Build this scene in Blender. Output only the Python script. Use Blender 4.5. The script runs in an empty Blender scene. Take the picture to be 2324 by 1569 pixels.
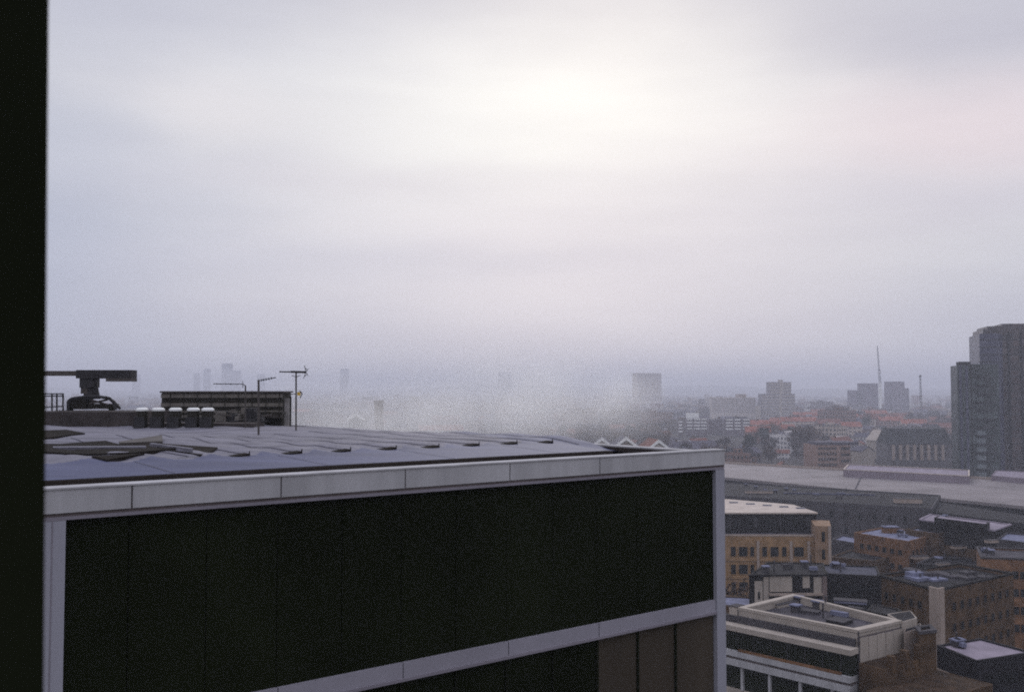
import bpy, bmesh, math, random
from mathutils import Vector, Matrix
R = math.radians
sc = bpy.context.scene
col = sc.collection
rnd = random.Random(11)

# ------------------------------------------------------------------ camera
CAMZ = 45.0
FPX, CX, CY, HOR = 2240.0, 1162.0, 784.5, 882.0      # photograph measured at 2324 px wide
PITCH = math.atan((HOR - CY) / FPX)
cam = bpy.data.cameras.new('camera'); camo = bpy.data.objects.new('camera', cam); col.objects.link(camo)
cam.sensor_width = 36; cam.lens = 36 * FPX / 2324
cam.clip_start = 0.05; cam.clip_end = 60000
camo.location = (0, 0, CAMZ); camo.rotation_euler = (R(90) + PITCH, 0, 0)
cam.dof.use_dof = True; cam.dof.focus_distance = 60; cam.dof.aperture_fstop = 4.0
sc.camera = camo

def ray(px, py):
    u = (px - CX) / FPX; v = -(py - CY) / FPX
    c, s = math.cos(PITCH), math.sin(PITCH)
    return Vector((u, c - v * s, s + v * c))
def atz(px, py, z):
    d = ray(px, py); t = (z - CAMZ) / d.z
    return Vector((d.x * t, d.y * t))
def atd(px, py, Y):
    d = ray(px, py); t = Y / d.y
    return Vector((d.x * t, Y, CAMZ + d.z * t))

# ------------------------------------------------------------------ sky and sun
SUN_AZ, SUN_EL = 6.0, 24.0            # azimuth to the right of +Y
w = bpy.data.worlds.new('World'); sc.world = w; w.use_nodes = True
nt = w.node_tree; nt.nodes.clear()
def N(t, **k):
    n = nt.nodes.new(t)
    for a, b in k.items(): setattr(n, a, b)
    return n
L = nt.links.new
out = N('ShaderNodeOutputWorld'); bg = N('ShaderNodeBackground'); bg.inputs['Strength'].default_value = 0.1
L(bg.outputs[0], out.inputs[0])
sky = N('ShaderNodeTexSky', sky_type='NISHITA', sun_disc=False)
sky.sun_elevation = R(SUN_EL); sky.sun_rotation = R(SUN_AZ); sky.air_density = 1.5; sky.dust_density = 3
tc = N('ShaderNodeTexCoord')
nrm = N('ShaderNodeVectorMath', operation='NORMALIZE'); L(tc.outputs['Generated'], nrm.inputs[0])
DIR = nrm.outputs[0]
sep = N('ShaderNodeSeparateXYZ'); L(DIR, sep.inputs[0])
def ramp(src, pts):
    r = N('ShaderNodeValToRGB'); L(src, r.inputs[0]); e = r.color_ramp.elements
    r.color_ramp.interpolation = 'EASE'
    while len(e) < len(pts): e.new(0.5)
    for i, (p, c) in enumerate(pts):
        e[i].position = p; e[i].color = (*c, 1)
    return r
def s2l(c): return tuple(((x / 255) / 12.92 if x / 255 < .04045 else ((x / 255 + .055) / 1.055) ** 2.4) for x in c)
def math_(op, a_, b_=None):
    n = N('ShaderNodeMath', operation=op)
    for i, v in enumerate((a_, b_)):
        if v is None: continue
        if hasattr(v, 'links'): L(v, n.inputs[i])
        else: n.inputs[i].default_value = v
    return n.outputs[0]
def blob(px, py, rx, ry):
    """soft patch of cloud round an azimuth and elevation"""
    d = ray(px, py).normalized(); az0 = math.atan2(d.x, d.y); el0 = math.asin(d.z)
    u = math_('DIVIDE', math_('SUBTRACT', AZ, az0), rx / FPX); v = math_('DIVIDE', math_('SUBTRACT', EL, el0), ry / FPX)
    e = math_('ADD', math_('MULTIPLY', u, u), math_('MULTIPLY', v, v))
    return math_('EXPONENT', math_('MULTIPLY', e, -1.0))
def mix(fac, a, b, mode='MIX', f=1.0):
    m = N('ShaderNodeMix', data_type='RGBA', blend_type=mode)
    if hasattr(fac, 'links'):
        if f != 1.0:
            q = N('ShaderNodeMath', operation='MULTIPLY'); L(fac, q.inputs[0]); q.inputs[1].default_value = f; fac = q.outputs[0]
        L(fac, m.inputs[0])
    else: m.inputs[0].default_value = fac
    for s, i in ((a, 6), (b, 7)):
        if hasattr(s, 'links'): L(s, m.inputs[i])
        else: m.inputs[i].default_value = (*s, 1)
    return m.outputs[2]
# azimuth and elevation, warped by soft noise so that cloud edges wander
sc2 = N('ShaderNodeVectorMath', operation='MULTIPLY'); L(DIR, sc2.inputs[0]); sc2.inputs[1].default_value = (1, 1, 2.2)
nz = N('ShaderNodeTexNoise'); L(sc2.outputs[0], nz.inputs['Vector']); nz.inputs['Scale'].default_value = 3.0; nz.inputs['Detail'].default_value = 6; nz.inputs['Roughness'].default_value = .5
nsp = N('ShaderNodeSeparateColor'); L(nz.outputs['Color'], nsp.inputs[0])
AZ = math_('ADD', math_('ARCTAN2', sep.outputs['X'], sep.outputs['Y']), math_('MULTIPLY', math_('SUBTRACT', nsp.outputs[0], .5), .22))
EL = math_('ADD', math_('ARCSINE', sep.outputs['Z']), math_('MULTIPLY', math_('SUBTRACT', nsp.outputs[1], .5), .10))
base = ramp(sep.outputs['Z'], [(0.0, s2l((174, 177, 196))), (.05, s2l((188, 191, 205))), (.16, s2l((207, 208, 215))), (.27, s2l((206, 207, 214))), (.37, s2l((188, 189, 201))), (1, s2l((172, 175, 188)))]).outputs[0]
c = mix(blob(60, 600, 520, 420), base, s2l((170, 178, 199)), f=.9)
c = mix(blob(250, 40, 620, 110), c, s2l((190, 192, 206)), f=.6)
c = mix(blob(1250, 640, 700, 380), c, s2l((231, 226, 232)), f=.85)
c = mix(blob(1220, 260, 620, 190), c, s2l((247, 247, 244)), f=.92)
c = mix(blob(1620, 200, 380, 110), c, s2l((248, 248, 245)), f=.5)
c = mix(blob(470, 245, 240, 70), c, s2l((230, 227, 229)), f=.7)
c = mix(blob(2180, 290, 420, 130), c, s2l((229, 214, 219)), f=.7)
c = mix(blob(2250, 60, 600, 110), c, s2l((184, 184, 198)), f=.8)
c = mix(blob(2150, 470, 450, 70), c, s2l((194, 192, 206)), f=.5)
c = mix(blob(750, 400, 600, 50), c, s2l((214, 210, 218)), f=.35)
c = mix(blob(900, 600, 700, 45), c, s2l((196, 197, 212)), f=.35)
# gentle streaks
nz2 = N('ShaderNodeTexNoise'); sc3 = N('ShaderNodeVectorMath', operation='MULTIPLY'); L(DIR, sc3.inputs[0]); sc3.inputs[1].default_value = (1.2, 1.2, 7)
L(sc3.outputs[0], nz2.inputs['Vector']); nz2.inputs['Scale'].default_value = 2.6; nz2.inputs['Detail'].default_value = 7; nz2.inputs['Roughness'].default_value = .55
st = ramp(nz2.outputs['Fac'], [(.3, (.93, .93, .945)), (.7, (1.0, 1.0, 1.0))]).outputs[0]
c = mix(1.0, c, st, 'MULTIPLY')
# behind the camera the unseen sky is brightened to light the facade
bk = N('ShaderNodeMapRange', interpolation_type='SMOOTHSTEP'); L(sep.outputs['Y'], bk.inputs[0]); bk.inputs[1].default_value = -.5; bk.inputs[2].default_value = .55
bk.inputs[3].default_value = 1.15; bk.inputs[4].default_value = 1
bkc = N('ShaderNodeCombineColor'); [L(bk.outputs[0], bkc.inputs[i]) for i in range(3)]
c = mix(1.0, c, bkc.outputs[0], 'MULTIPLY')
# an overcast sky is brightest overhead
zb = N('ShaderNodeMapRange', interpolation_type='SMOOTHSTEP'); L(sep.outputs['Z'], zb.inputs[0]); zb.inputs[1].default_value = .42; zb.inputs[2].default_value = .95
zb.inputs[3].default_value = 11.0; zb.inputs[4].default_value = 27.0
up = N('ShaderNodeVectorMath', operation='SCALE'); L(c, up.inputs[0]); L(zb.outputs[0], up.inputs['Scale'])
fin = mix(0.97, sky.outputs[0], up.outputs[0])
L(fin, bg.inputs['Color'])

sun = bpy.data.lights.new('sun', 'SUN'); so = bpy.data.objects.new('sun', sun); col.objects.link(so)
sun.energy = 0.5; sun.angle = R(25); sun.color = (1, .95, .9)
so.rotation_euler = (R(SUN_EL - 90), 0, R(-SUN_AZ))
so.rotation_euler = Vector((-math.sin(R(SUN_AZ)) * math.cos(R(SUN_EL)), -math.cos(R(SUN_AZ)) * math.cos(R(SUN_EL)), -math.sin(R(SUN_EL)))).to_track_quat('-Z', 'Y').to_euler()
so.location = (0, -5, 90)
sc.view_settings.view_transform = 'Standard'; sc.view_settings.look = 'None'
sc.view_settings.exposure = 0; sc.view_settings.gamma = 1; sc.view_settings.use_curve_mapping = False
sc.render.engine = 'CYCLES'
sc.cycles.use_denoising = False; sc.cycles.use_adaptive_sampling = False
sc.cycles.filter_width = 1.9
sc.cycles.volume_bounces = 3; sc.cycles.max_bounces = 6; sc.cycles.diffuse_bounces = 2
sc.cycles.volume_step_rate = 1.2; sc.cycles.volume_max_steps = 96

# ------------------------------------------------------------------ materials
MATS = {}
def mat(name, c, rough=.85, var=.25, scale=.5, metal=0, bump=0, c2=None, detail=6, spec=.1, streak=False):
    if name in MATS: return MATS[name]
    m = bpy.data.materials.new(name); m.use_nodes = True; t = m.node_tree; l = t.links.new
    p = t.nodes['Principled BSDF']; p.inputs['Roughness'].default_value = rough; p.inputs['Metallic'].default_value = metal
    p.inputs['Specular IOR Level'].default_value = spec
    tcn = t.nodes.new('ShaderNodeTexCoord'); n = t.nodes.new('ShaderNodeTexNoise')
    n.inputs['Scale'].default_value = scale; n.inputs['Detail'].default_value = detail; n.inputs['Roughness'].default_value = .6
    if streak:
        mp = t.nodes.new('ShaderNodeMapping'); mp.inputs['Scale'].default_value = (1, 1, .15)
        l(tcn.outputs['Object'], mp.inputs[0]); l(mp.outputs[0], n.inputs['Vector'])
    else: l(tcn.outputs['Object'], n.inputs['Vector'])
    r = t.nodes.new('ShaderNodeValToRGB'); l(n.outputs['Fac'], r.inputs[0])
    lo = tuple(x * (1 - var) for x in c); hi = c2 or tuple(min(1, x * (1 + var)) for x in c)
    r.color_ramp.elements[0].position = .32; r.color_ramp.elements[0].color = (*lo, 1)
    r.color_ramp.elements[1].position = .68; r.color_ramp.elements[1].color = (*hi, 1)
    l(r.outputs[0], p.inputs['Base Color'])
    if bump:
        b = t.nodes.new('ShaderNodeBump'); b.inputs['Strength'].default_value = bump; b.inputs['Distance'].default_value = .05
        n2 = t.nodes.new('ShaderNodeTexNoise'); n2.inputs['Scale'].default_value = scale * 8; n2.inputs['Detail'].default_value = 4
        l(tcn.outputs['Object'], n2.inputs['Vector']); l(n2.outputs['Fac'], b.inputs['Height']); l(b.outputs[0], p.inputs['Normal'])
    MATS[name] = m; return m
def wallmat(name, c, win=(.03, .035, .04), bw=3.2, bh=3.1, mortar=.3, var=.2):
    """far walls: rows of small windows in object space, from the cells of a brick pattern"""
    if name in MATS: return MATS[name]
    m = mat(name, c, var=var, scale=.15); t = m.node_tree; l = t.links.new
    p = t.nodes['Principled BSDF']; cr = [n for n in t.nodes if n.type == 'VALTORGB'][0]
    tcn = [n for n in t.nodes if n.type == 'TEX_COORD'][0]
    sp = t.nodes.new('ShaderNodeSeparateXYZ'); l(tcn.outputs['Object'], sp.inputs[0])
    a = t.nodes.new('ShaderNodeMath'); a.operation = 'ADD'; l(sp.outputs[0], a.inputs[0]); l(sp.outputs[1], a.inputs[1])
    def cell(src, size, frac):
        d = t.nodes.new('ShaderNodeMath'); d.operation = 'DIVIDE'; l(src, d.inputs[0]); d.inputs[1].default_value = size
        f = t.nodes.new('ShaderNodeMath'); f.operation = 'FRACT'; l(d.outputs[0], f.inputs[0])
        g = t.nodes.new('ShaderNodeMath'); g.operation = 'LESS_THAN'; l(f.outputs[0], g.inputs[0]); g.inputs[1].default_value = frac
        return g.outputs[0]
    q = t.nodes.new('ShaderNodeMath'); q.operation = 'MULTIPLY'; l(cell(a.outputs[0], bw, 1 - mortar - .15), q.inputs[0]); l(cell(sp.outputs[2], bh, 1 - mortar - .2), q.inputs[1])
    gm = t.nodes.new('ShaderNodeNewGeometry'); sn = t.nodes.new('ShaderNodeSeparateXYZ'); l(gm.outputs['Normal'], sn.inputs[0])
    ab = t.nodes.new('ShaderNodeMath'); ab.operation = 'LESS_THAN'; l(sn.outputs[2], ab.inputs[0]); ab.inputs[1].default_value = .5
    q2 = t.nodes.new('ShaderNodeMath'); q2.operation = 'MULTIPLY'; l(q.outputs[0], q2.inputs[0]); l(ab.outputs[0], q2.inputs[1])
    mx = t.nodes.new('ShaderNodeMix'); mx.data_type = 'RGBA'; l(q2.outputs[0], mx.inputs[0]); l(cr.outputs[0], mx.inputs[6]); mx.inputs[7].default_value = (*win, 1)
    l(mx.outputs[2], p.inputs['Base Color'])
    return m

def panemat(name, cols, cw, ch, rough=.35, spec=.4):
    """glass of a far tower: each pane a little different"""
    m = bpy.data.materials.new(name); m.use_nodes = True; t = m.node_tree; l = t.links.new; p = t.nodes['Principled BSDF']
    p.inputs['Roughness'].default_value = rough; p.inputs['Specular IOR Level'].default_value = spec
    tcn = t.nodes.new('ShaderNodeTexCoord'); sp = t.nodes.new('ShaderNodeSeparateXYZ'); l(tcn.outputs['Object'], sp.inputs[0])
    def mth(op, a_, b_=None):
        n = t.nodes.new('ShaderNodeMath'); n.operation = op
        for i, v in enumerate((a_, b_)):
            if v is None: continue
            if hasattr(v, 'links'): l(v, n.inputs[i])
            else: n.inputs[i].default_value = v
        return n.outputs[0]
    fx = mth('FLOOR', mth('DIVIDE', mth('ADD', sp.outputs[0], mth('MULTIPLY', sp.outputs[1], .7)), cw)); fz = mth('FLOOR', mth('DIVIDE', sp.outputs[2], ch))
    cb = t.nodes.new('ShaderNodeCombineXYZ'); l(fx, cb.inputs[0]); l(fz, cb.inputs[1])
    wn = t.nodes.new('ShaderNodeTexWhiteNoise'); l(cb.outputs[0], wn.inputs['Vector'])
    r = t.nodes.new('ShaderNodeValToRGB'); l(wn.outputs['Value'], r.inputs[0]); e = r.color_ramp.elements
    while len(e) < len(cols): e.new(.5)
    for i, c_ in enumerate(cols): e[i].position = i / (len(cols) - 1); e[i].color = (*c_, 1)
    l(r.outputs[0], p.inputs['Base Color']); MATS[name] = m; return m
M_white = mat('white_cladding', (.395, .385, .395), rough=.6, var=.2, scale=1.0, streak=True)
M_whiteb = mat('white_cladding_cap', (.36, .35, .36), rough=.8, var=.22, scale=.8)
M_joint = mat('joint', (.12, .10, .10), rough=.9)
M_glass = mat('dark_glass', (.0090, .0115, .0048), rough=.6, var=.3, scale=.25, spec=.03)
M_glass2 = mat('blind_behind_glass', (.062, .050, .038), rough=.6, var=.3, spec=.05, scale=.3, streak=True)
M_black = mat('black_wall', (.010, .012, .006), rough=.95, spec=.05)
M_inner = mat('parapet_inner', (.035, .028, .025), rough=.95, spec=.1)
M_roofp = mat('pale_roof_sheet', (.155, .148, .178), rough=.6, var=.38, scale=1.1, bump=.8, detail=10)
M_roofb = mat('sky_tinted_roof_sheet', (.070, .075, .135), rough=.55, var=.2, scale=.8, bump=.3, detail=8)  # sky reflection put into the blue base colour
for mm in (M_roofp, M_roofb):
    t_ = mm.node_tree; mp_ = t_.nodes.new('ShaderNodeMapping'); mp_.inputs['Rotation'].default_value = (0, 0, math.atan2(3995 - CX, FPX) - math.pi / 2); mp_.inputs['Scale'].default_value = (.35, 1.9, 1)
    tc_ = [n for n in t_.nodes if n.type == 'TEX_COORD'][0]; nn_ = [n for n in t_.nodes if n.type == 'TEX_NOISE'][0]
    t_.links.new(tc_.outputs['Object'], mp_.inputs[0]); t_.links.new(mp_.outputs[0], nn_.inputs['Vector'])
M_seam = mat('roof_seam', (.09, .085, .11), var=.3, scale=2)
M_dkslot = mat('gap_shade', (.018, .015, .013), rough=.95, spec=.05)
M_steel = mat('dark_steel', (.035, .033, .035), rough=.6, scale=3)
M_steelb = mat('brown_steel', (.075, .065, .06), rough=.6, scale=3)
M_plantA = mat('plant_room_dark', (.030, .027, .022), rough=.8, scale=2)
M_plantB = mat('plant_room_band', (.15, .135, .12), rough=.7, scale=2)
M_bright = mat('white_fan_top', (.75, .75, .73), rough=.4, var=.05)
M_yellow = mat('yellow_lamp', (.55, .36, .06))
M_ybrick = mat('yellow_brick', (.27, .165, .085), var=.3, scale=.8)
M_bbrick = mat('brown_brick', (.082, .050, .028), var=.45, scale=.7)
M_obrick = mat('orange_brick', (.17, .088, .045), var=.45, scale=.7)
M_cream = mat('cream_render', (.36, .312, .27), var=.12, scale=.6, streak=True)
M_concr = mat('pale_concrete', (.33, .265, .225), var=.15, scale=.7, streak=True)
M_gwall = mat('grey_render', (.06, .055, .06), var=.3, scale=.3)
M_dark = mat('dark_cladding_and_shade', (.018, .0165, .017), var=.4, scale=.5)
M_lilac = mat('lilac_flat_roof', (.23, .195, .235), var=.25, scale=.25, detail=8)
M_groof = mat('grey_flat_roof', (.06, .054, .063), var=.5, scale=.35, detail=8)
M_droof = mat('dark_flat_roof', (.018, .0165, .019), var=.5, scale=.4, detail=8)
M_blroof = mat('blue_grey_roof', (.15, .155, .225), var=.35, scale=.5, detail=8)
M_proof = mat('pale_flat_roof', (.46, .39, .34), var=.2, scale=.4, detail=8)
M_slate = mat('slate', (.075, .068, .09), var=.3, scale=.3)
M_red = mat('red_tiles', (.235, .085, .060), var=.5, scale=.25)
M_redb = mat('brown_tiles', (.15, .062, .048), var=.3, scale=.25)
M_pane = mat('window_pane', (.012, .013, .014), rough=.3, spec=.35)
M_frame = mat('window_frame', (.20, .15, .13))
M_tgl = panemat('tower_green_glass', [(.010, .017, .016), (.014, .022, .021), (.022, .034, .032), (.07, .09, .09)], 2.6, 3.9)
M_tbl = panemat('tower_blue_glass', [(.028, .028, .060), (.045, .045, .085), (.035, .034, .06), (.09, .09, .14)], 3.2, 3.6)
M_tbr = panemat('tower_brown_face', [(.040, .024, .024), (.055, .032, .030), (.025, .02, .022), (.085, .055, .05)], 2.4, 3.6)
M_tband = mat('tower_floor_band', (.05, .048, .052), var=.2)
M_twin = mat('tower_pale_bay', (.14, .16, .17))
M_bark = mat('bark', (.05, .04, .035))
M_twig = mat('winter_twigs', (.055, .043, .042), var=.5, scale=.25)
M_twigb = mat('brown_winter_twigs', (.085, .055, .04), var=.5, scale=.3)
M_evgr = mat('evergreen', (.022, .03, .02), var=.5, scale=.3)

# ------------------------------------------------------------------ mesh helpers
class MB:
    def __init__(s): s.v = []; s.f = []; s.m = []
    def face(s, pts, mi=0):
        i = len(s.v); s.v += [tuple(p) for p in pts]; s.f.append(tuple(range(i, i + len(pts)))); s.m.append(mi)
    def prism(s, quad, z0, z1, mi=0, top=None, cap=True):
        """quad: xy points, counter-clockwise seen from above"""
        q = [Vector((p[0], p[1])) for p in quad]; n = len(q)
        ar = sum(q[i].x * q[(i + 1) % n].y - q[(i + 1) % n].x * q[i].y for i in range(n))
        if ar < 0: q.reverse()
        for i in range(n):
            a, b = q[i], q[(i + 1) % n]
            s.face([(a.x, a.y, z0), (b.x, b.y, z0), (b.x, b.y, z1), (a.x, a.y, z1)], mi)
        if cap:
            s.face([(a.x, a.y, z1) for a in q], mi if top is None else top)
            s.face([(a.x, a.y, z0) for a in reversed(q)], mi)
        return s
    def box(s, x0, x1, y0, y1, z0, z1, mi=0): return s.prism([(x0, y0), (x1, y0), (x1, y1), (x0, y1)], z0, z1, mi)
    def bar(s, a, b, r, n=6, r2=None, mi=0):
        a = Vector(a); b = Vector(b); d = (b - a)
        if d.length < 1e-6: return s
        q = d.to_track_quat('Z', 'Y'); r2 = r if r2 is None else r2
        ra = [a + q @ Vector((math.cos(k * 2 * math.pi / n) * r, math.sin(k * 2 * math.pi / n) * r, 0)) for k in range(n)]
        rb = [b + q @ Vector((math.cos(k * 2 * math.pi / n) * r2, math.sin(k * 2 * math.pi / n) * r2, 0)) for k in range(n)]
        for k in range(n): s.face([ra[k], ra[(k + 1) % n], rb[(k + 1) % n], rb[k]], mi)
        s.face(list(reversed(ra)), mi); s.face(rb, mi); return s
    def build(s, name, mats, parent=None, origin=None):
        me = bpy.data.meshes.new(name)
        org = Vector(origin) if origin is not None else Vector((0, 0, 0))
        me.from_pydata([tuple(Vector(p) - org) for p in s.v], [], s.f)
        if not isinstance(mats, (list, tuple)): mats = [mats]
        for m in mats: me.materials.append(m)
        for i, p in enumerate(me.polygons): p.material_index = min(s.m[i], len(mats) - 1)
        me.update()
        o = bpy.data.objects.new(name, me); col.objects.link(o); o.location = org
        if parent is not None:
            o.parent = parent; o.location = org - ploc(parent)
        return o
def ploc(p):
    v = Vector(p.location)
    while p.parent: p = p.parent; v += Vector(p.location)
    return v
def tag(o, label=None, cat=None, group=None, kind=None):
    if label: o['label'] = label
    if cat: o['category'] = cat
    if group: o['group'] = group
    if kind: o['kind'] = kind
    return o
def thing(name, label, cat, loc=(0, 0, 0), group=None):
    o = bpy.data.objects.new(name, None); col.objects.link(o); o.location = loc; o.empty_display_size = .2
    return tag(o, label, cat, group)
def kids(o): return [x for x in bpy.data.objects if x.parent == o]
def copy_tree(o, parent=None, cache={}):
    c = o.copy(); col.objects.link(c); c.parent = parent
    if o.name not in cache: cache[o.name] = kids(o)
    for k in cache[o.name]: copy_tree(k, c)
    return c
def V3(p, z): return Vector((p[0], p[1], z))

def window_mesh(w_, h_, nm='window', fr=M_frame, dep=.08):
    m = MB(); t = min(.12, w_ * .12)
    m.box(-w_ / 2 + t, w_ / 2 - t, -.02, .0, t, h_ - t, 0)
    for (a, b, c_, d) in ((-w_ / 2, w_ / 2, 0, t), (-w_ / 2, w_ / 2, h_ - t, h_), (-w_ / 2, -w_ / 2 + t, t, h_ - t), (w_ / 2 - t, w_ / 2, t, h_ - t)):
        m.box(a, b, -dep, 0, c_, d, 1)
    me = bpy.data.meshes.new(nm); me.from_pydata(m.v, [], m.f); me.materials.append(M_pane); me.materials.append(fr)
    for i, p in enumerate(me.polygons): p.material_index = m.m[i]
    return me
def place_window(me, parent, A, B, u, z, name='window'):
    """on the wall A->B (outside is to the right of A->B), u metres along, sill at z"""
    A = Vector(A[:2]); B = Vector(B[:2]); d = (B - A).normalized(); p = A + d * u
    o = bpy.data.objects.new(name, me); col.objects.link(o); o.parent = parent
    o.location = Vector((p.x, p.y, z)) - ploc(parent); o.rotation_euler = (0, 0, math.atan2(d.y, d.x)); return o

def windows(parent, A, B, z_top, rows, cols, ww, wh, gap_z, margin=1.0, first=.9, fr=M_frame):
    A = Vector(A[:2]); B = Vector(B[:2]); Ln = (B - A).length; me = window_mesh(ww, wh, fr=fr)
    for r in range(rows):
        for k in range(cols):
            place_window(me, parent, A, B, margin + (Ln - 2 * margin) * (k + .5) / cols, z_top - first - wh - r * gap_z)

def block(name, label, cat, quad, z1, wm, rm, par=.5, cop=None, z0=0, th=.3, group=None):
    """flat roofed building: walls, sunk roof, parapet coping"""
    q = [Vector(p[:2]) for p in quad]; cen = sum(q, Vector((0, 0))) / len(q)
    t = thing(name, label, cat, (cen.x, cen.y, z0), group)
    inn = []
    for p in q:
        d = (cen - p); inn.append(p + d.normalized() * th * 1.4)
    o = MB(); o.prism(q, z0, z1 - par, cap=False)
    n = len(q); ar = sum(q[i].x * q[(i + 1) % n].y - q[(i + 1) % n].x * q[i].y for i in range(n))
    if ar < 0: q.reverse(); inn.reverse()
    o.v = []; o.f = []; o.m = []
    for i in range(n):
        a, b, c_, d = q[i], q[(i + 1) % n], inn[(i + 1) % n], inn[i]
        o.face([V3(a, z0), V3(b, z0), V3(b, z1), V3(a, z1)])
        o.face([V3(c_, z1 - par), V3(d, z1 - par), V3(d, z1), V3(c_, z1)])
        o.face([V3(a, z1), V3(b, z1), V3(c_, z1), V3(d, z1)])
    o.build('wall', wm, t, (cen.x, cen.y, z0))
    rf = MB(); rf.face([V3(p, z1 - par) for p in inn]); rf.build('roof', rm, t, (cen.x, cen.y, z1 - par))
    if cop:
        m = MB()
        outq = [p + (p - cen).normalized() * .12 for p in q]; inq = [p + (cen - p).normalized() * (th * 1.4 + .08) for p in q]
        for i in range(n):
            a, b, c_, d = outq[i], outq[(i + 1) % n], inq[(i + 1) % n], inq[i]
            m.face([V3(a, z1 + .12), V3(b, z1 + .12), V3(c_, z1 + .12), V3(d, z1 + .12)])
            m.face([V3(a, z1 - .18), V3(b, z1 - .18), V3(b, z1 + .12), V3(a, z1 + .12)])
            m.face([V3(c_, z1 - .1), V3(d, z1 - .1), V3(d, z1 + .12), V3(c_, z1 + .12)])
        m.build('coping', cop, t, (cen.x, cen.y, z1))
    return t, q
def lbox(m, A, B, u0, u1, out0, out1, z0, z1, mi=0):
    """box laid along the wall A->B; out = metres outward (to the right of A->B)"""
    A = Vector(A[:2]); B = Vector(B[:2]); d = (B - A).normalized(); n = Vector((d.y, -d.x))
    return m.prism([A + d * u0 + n * out1, A + d * u1 + n * out1, A + d * u1 + n * out0, A + d * u0 + n * out0], z0, z1, mi)

# ------------------------------------------------------------------ ground, haze, steam
g = MB(); S = 30000
g.face([(-S, -S, 0), (S, -S, 0), (S, S, 0), (-S, S, 0)])
go = g.build('ground', mat('ground', (.03, .025, .026), var=.5, scale=.02, detail=10)); tag(go, kind='structure')
def road(pts, wd, z):
    m = MB()
    for a, b in zip(pts, pts[1:]):
        a = Vector(a); b = Vector(b); d = (b - a).normalized(); n = Vector((-d.y, d.x)) * wd / 2
        m.face([V3(a + n, z), V3(a - n, z), V3(b - n, z), V3(b + n, z)])
    return m
o = road([(-400, 520), (120, 470), (300, 440), (900, 380)], 12, .01).build('road', mat('asphalt', (.05, .05, .055), scale=.1)); tag(o, kind='structure')
o = road([(20, 150), (60, 175), (200, 190)], 8, .012).build('street', MATS['asphalt']); tag(o, kind='structure')
#HAZE
hz = MB(); hz.box(-9000, 9000, -300, 9000, -1, 136); ho = hz.build('haze', [bpy.data.materials.new('haze_air')])
tag(ho, kind='stuff')
hm = ho.data.materials[0]; hm.use_nodes = True; hm.node_tree.nodes.clear()
pv = hm.node_tree.nodes.new('ShaderNodeVolumePrincipled'); om = hm.node_tree.nodes.new('ShaderNodeOutputMaterial')
hm.node_tree.links.new(pv.outputs[0], om.inputs['Volume'])
pv.inputs['Color'].default_value = (.82, .84, .94, 1); pv.inputs['Density'].default_value = .00038; pv.inputs['Anisotropy'].default_value = .25

def ico(name, sub, radii, loc):
    bm = bmesh.new(); bmesh.ops.create_icosphere(bm, subdivisions=sub, radius=1.0)
    for v in bm.verts: v.co = Vector((v.co.x * radii[0], v.co.y * radii[1], v.co.z * radii[2]))
    me = bpy.data.meshes.new(name); bm.to_mesh(me); bm.free()
    o = bpy.data.objects.new(name, me); col.objects.link(o); o.location = loc; return o
def steam(px, py, Y, radii, dens, label, seed, rot=0):
    p = atd(px, py, Y); o = ico('steam', 3, radii, p); o.rotation_euler = (0, 0, rot)
    tag(o, label, 'steam', kind='stuff')
    m = bpy.data.materials.new('steam'); m.use_nodes = True; t = m.node_tree; t.nodes.clear(); l = t.links.new
    om = t.nodes.new('ShaderNodeOutputMaterial'); pv = t.nodes.new('ShaderNodeVolumePrincipled'); l(pv.outputs[0], om.inputs['Volume'])
    pv.inputs['Color'].default_value = (1, 1, 1, 1); pv.inputs['Anisotropy'].default_value = .6
    tcn = t.nodes.new('ShaderNodeTexCoord'); mp = t.nodes.new('ShaderNodeMapping'); l(tcn.outputs['Object'], mp.inputs[0])
    mp.inputs['Scale'].default_value = tuple(1 / r for r in radii)
    ln = t.nodes.new('ShaderNodeVectorMath'); ln.operation = 'LENGTH'; l(mp.outputs[0], ln.inputs[0])
    n = t.nodes.new('ShaderNodeTexNoise'); n.inputs['Scale'].default_value = .15; n.inputs['Detail'].default_value = 4; n.inputs['Roughness'].default_value = .5
    off = t.nodes.new('ShaderNodeVectorMath'); off.operation = 'ADD'; l(tcn.outputs['Object'], off.inputs[0]); off.inputs[1].default_value = (seed, 0, 0); l(off.outputs[0], n.inputs['Vector'])
    r = t.nodes.new('ShaderNodeMapRange'); r.interpolation_type = 'SMOOTHSTEP'; l(ln.outputs['Value'], r.inputs[0]); r.inputs[1].default_value = 1; r.inputs[2].default_value = .1; r.inputs[3].default_value = 0; r.inputs[4].default_value = 1
    r2 = t.nodes.new('ShaderNodeMapRange'); l(n.outputs['Fac'], r2.inputs[0]); r2.inputs[1].default_value = .36; r2.inputs[2].default_value = .76
    q = t.nodes.new('ShaderNodeMath'); q.operation = 'MULTIPLY'; l(r.outputs[0], q.inputs[0]); l(r2.outputs[0], q.inputs[1])
    q2 = t.nodes.new('ShaderNodeMath'); q2.operation = 'MULTIPLY'; l(q.outputs[0], q2.inputs[0]); q2.inputs[1].default_value = dens; l(q2.outputs[0], pv.inputs['Density'])
    o.data.materials.append(m); return o
steam(1080, 900, 105, (32, 14, 9), .05, 'broad thin veil of steam over the roof and the far city', 77)
steam(1030, 960, 90, (23, 11, 4.2), .17, 'white steam drifting low over the far edge of the roof', 3)
steam(1230, 915, 100, (14, 10, 5.4), .12, 'thin wisp of steam rising above the middle of the roof edge', 21)
steam(800, 945, 85, (15, 8, 4.2), .14, 'faint ragged veil of steam right of the mast aerials', 40)
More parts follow.
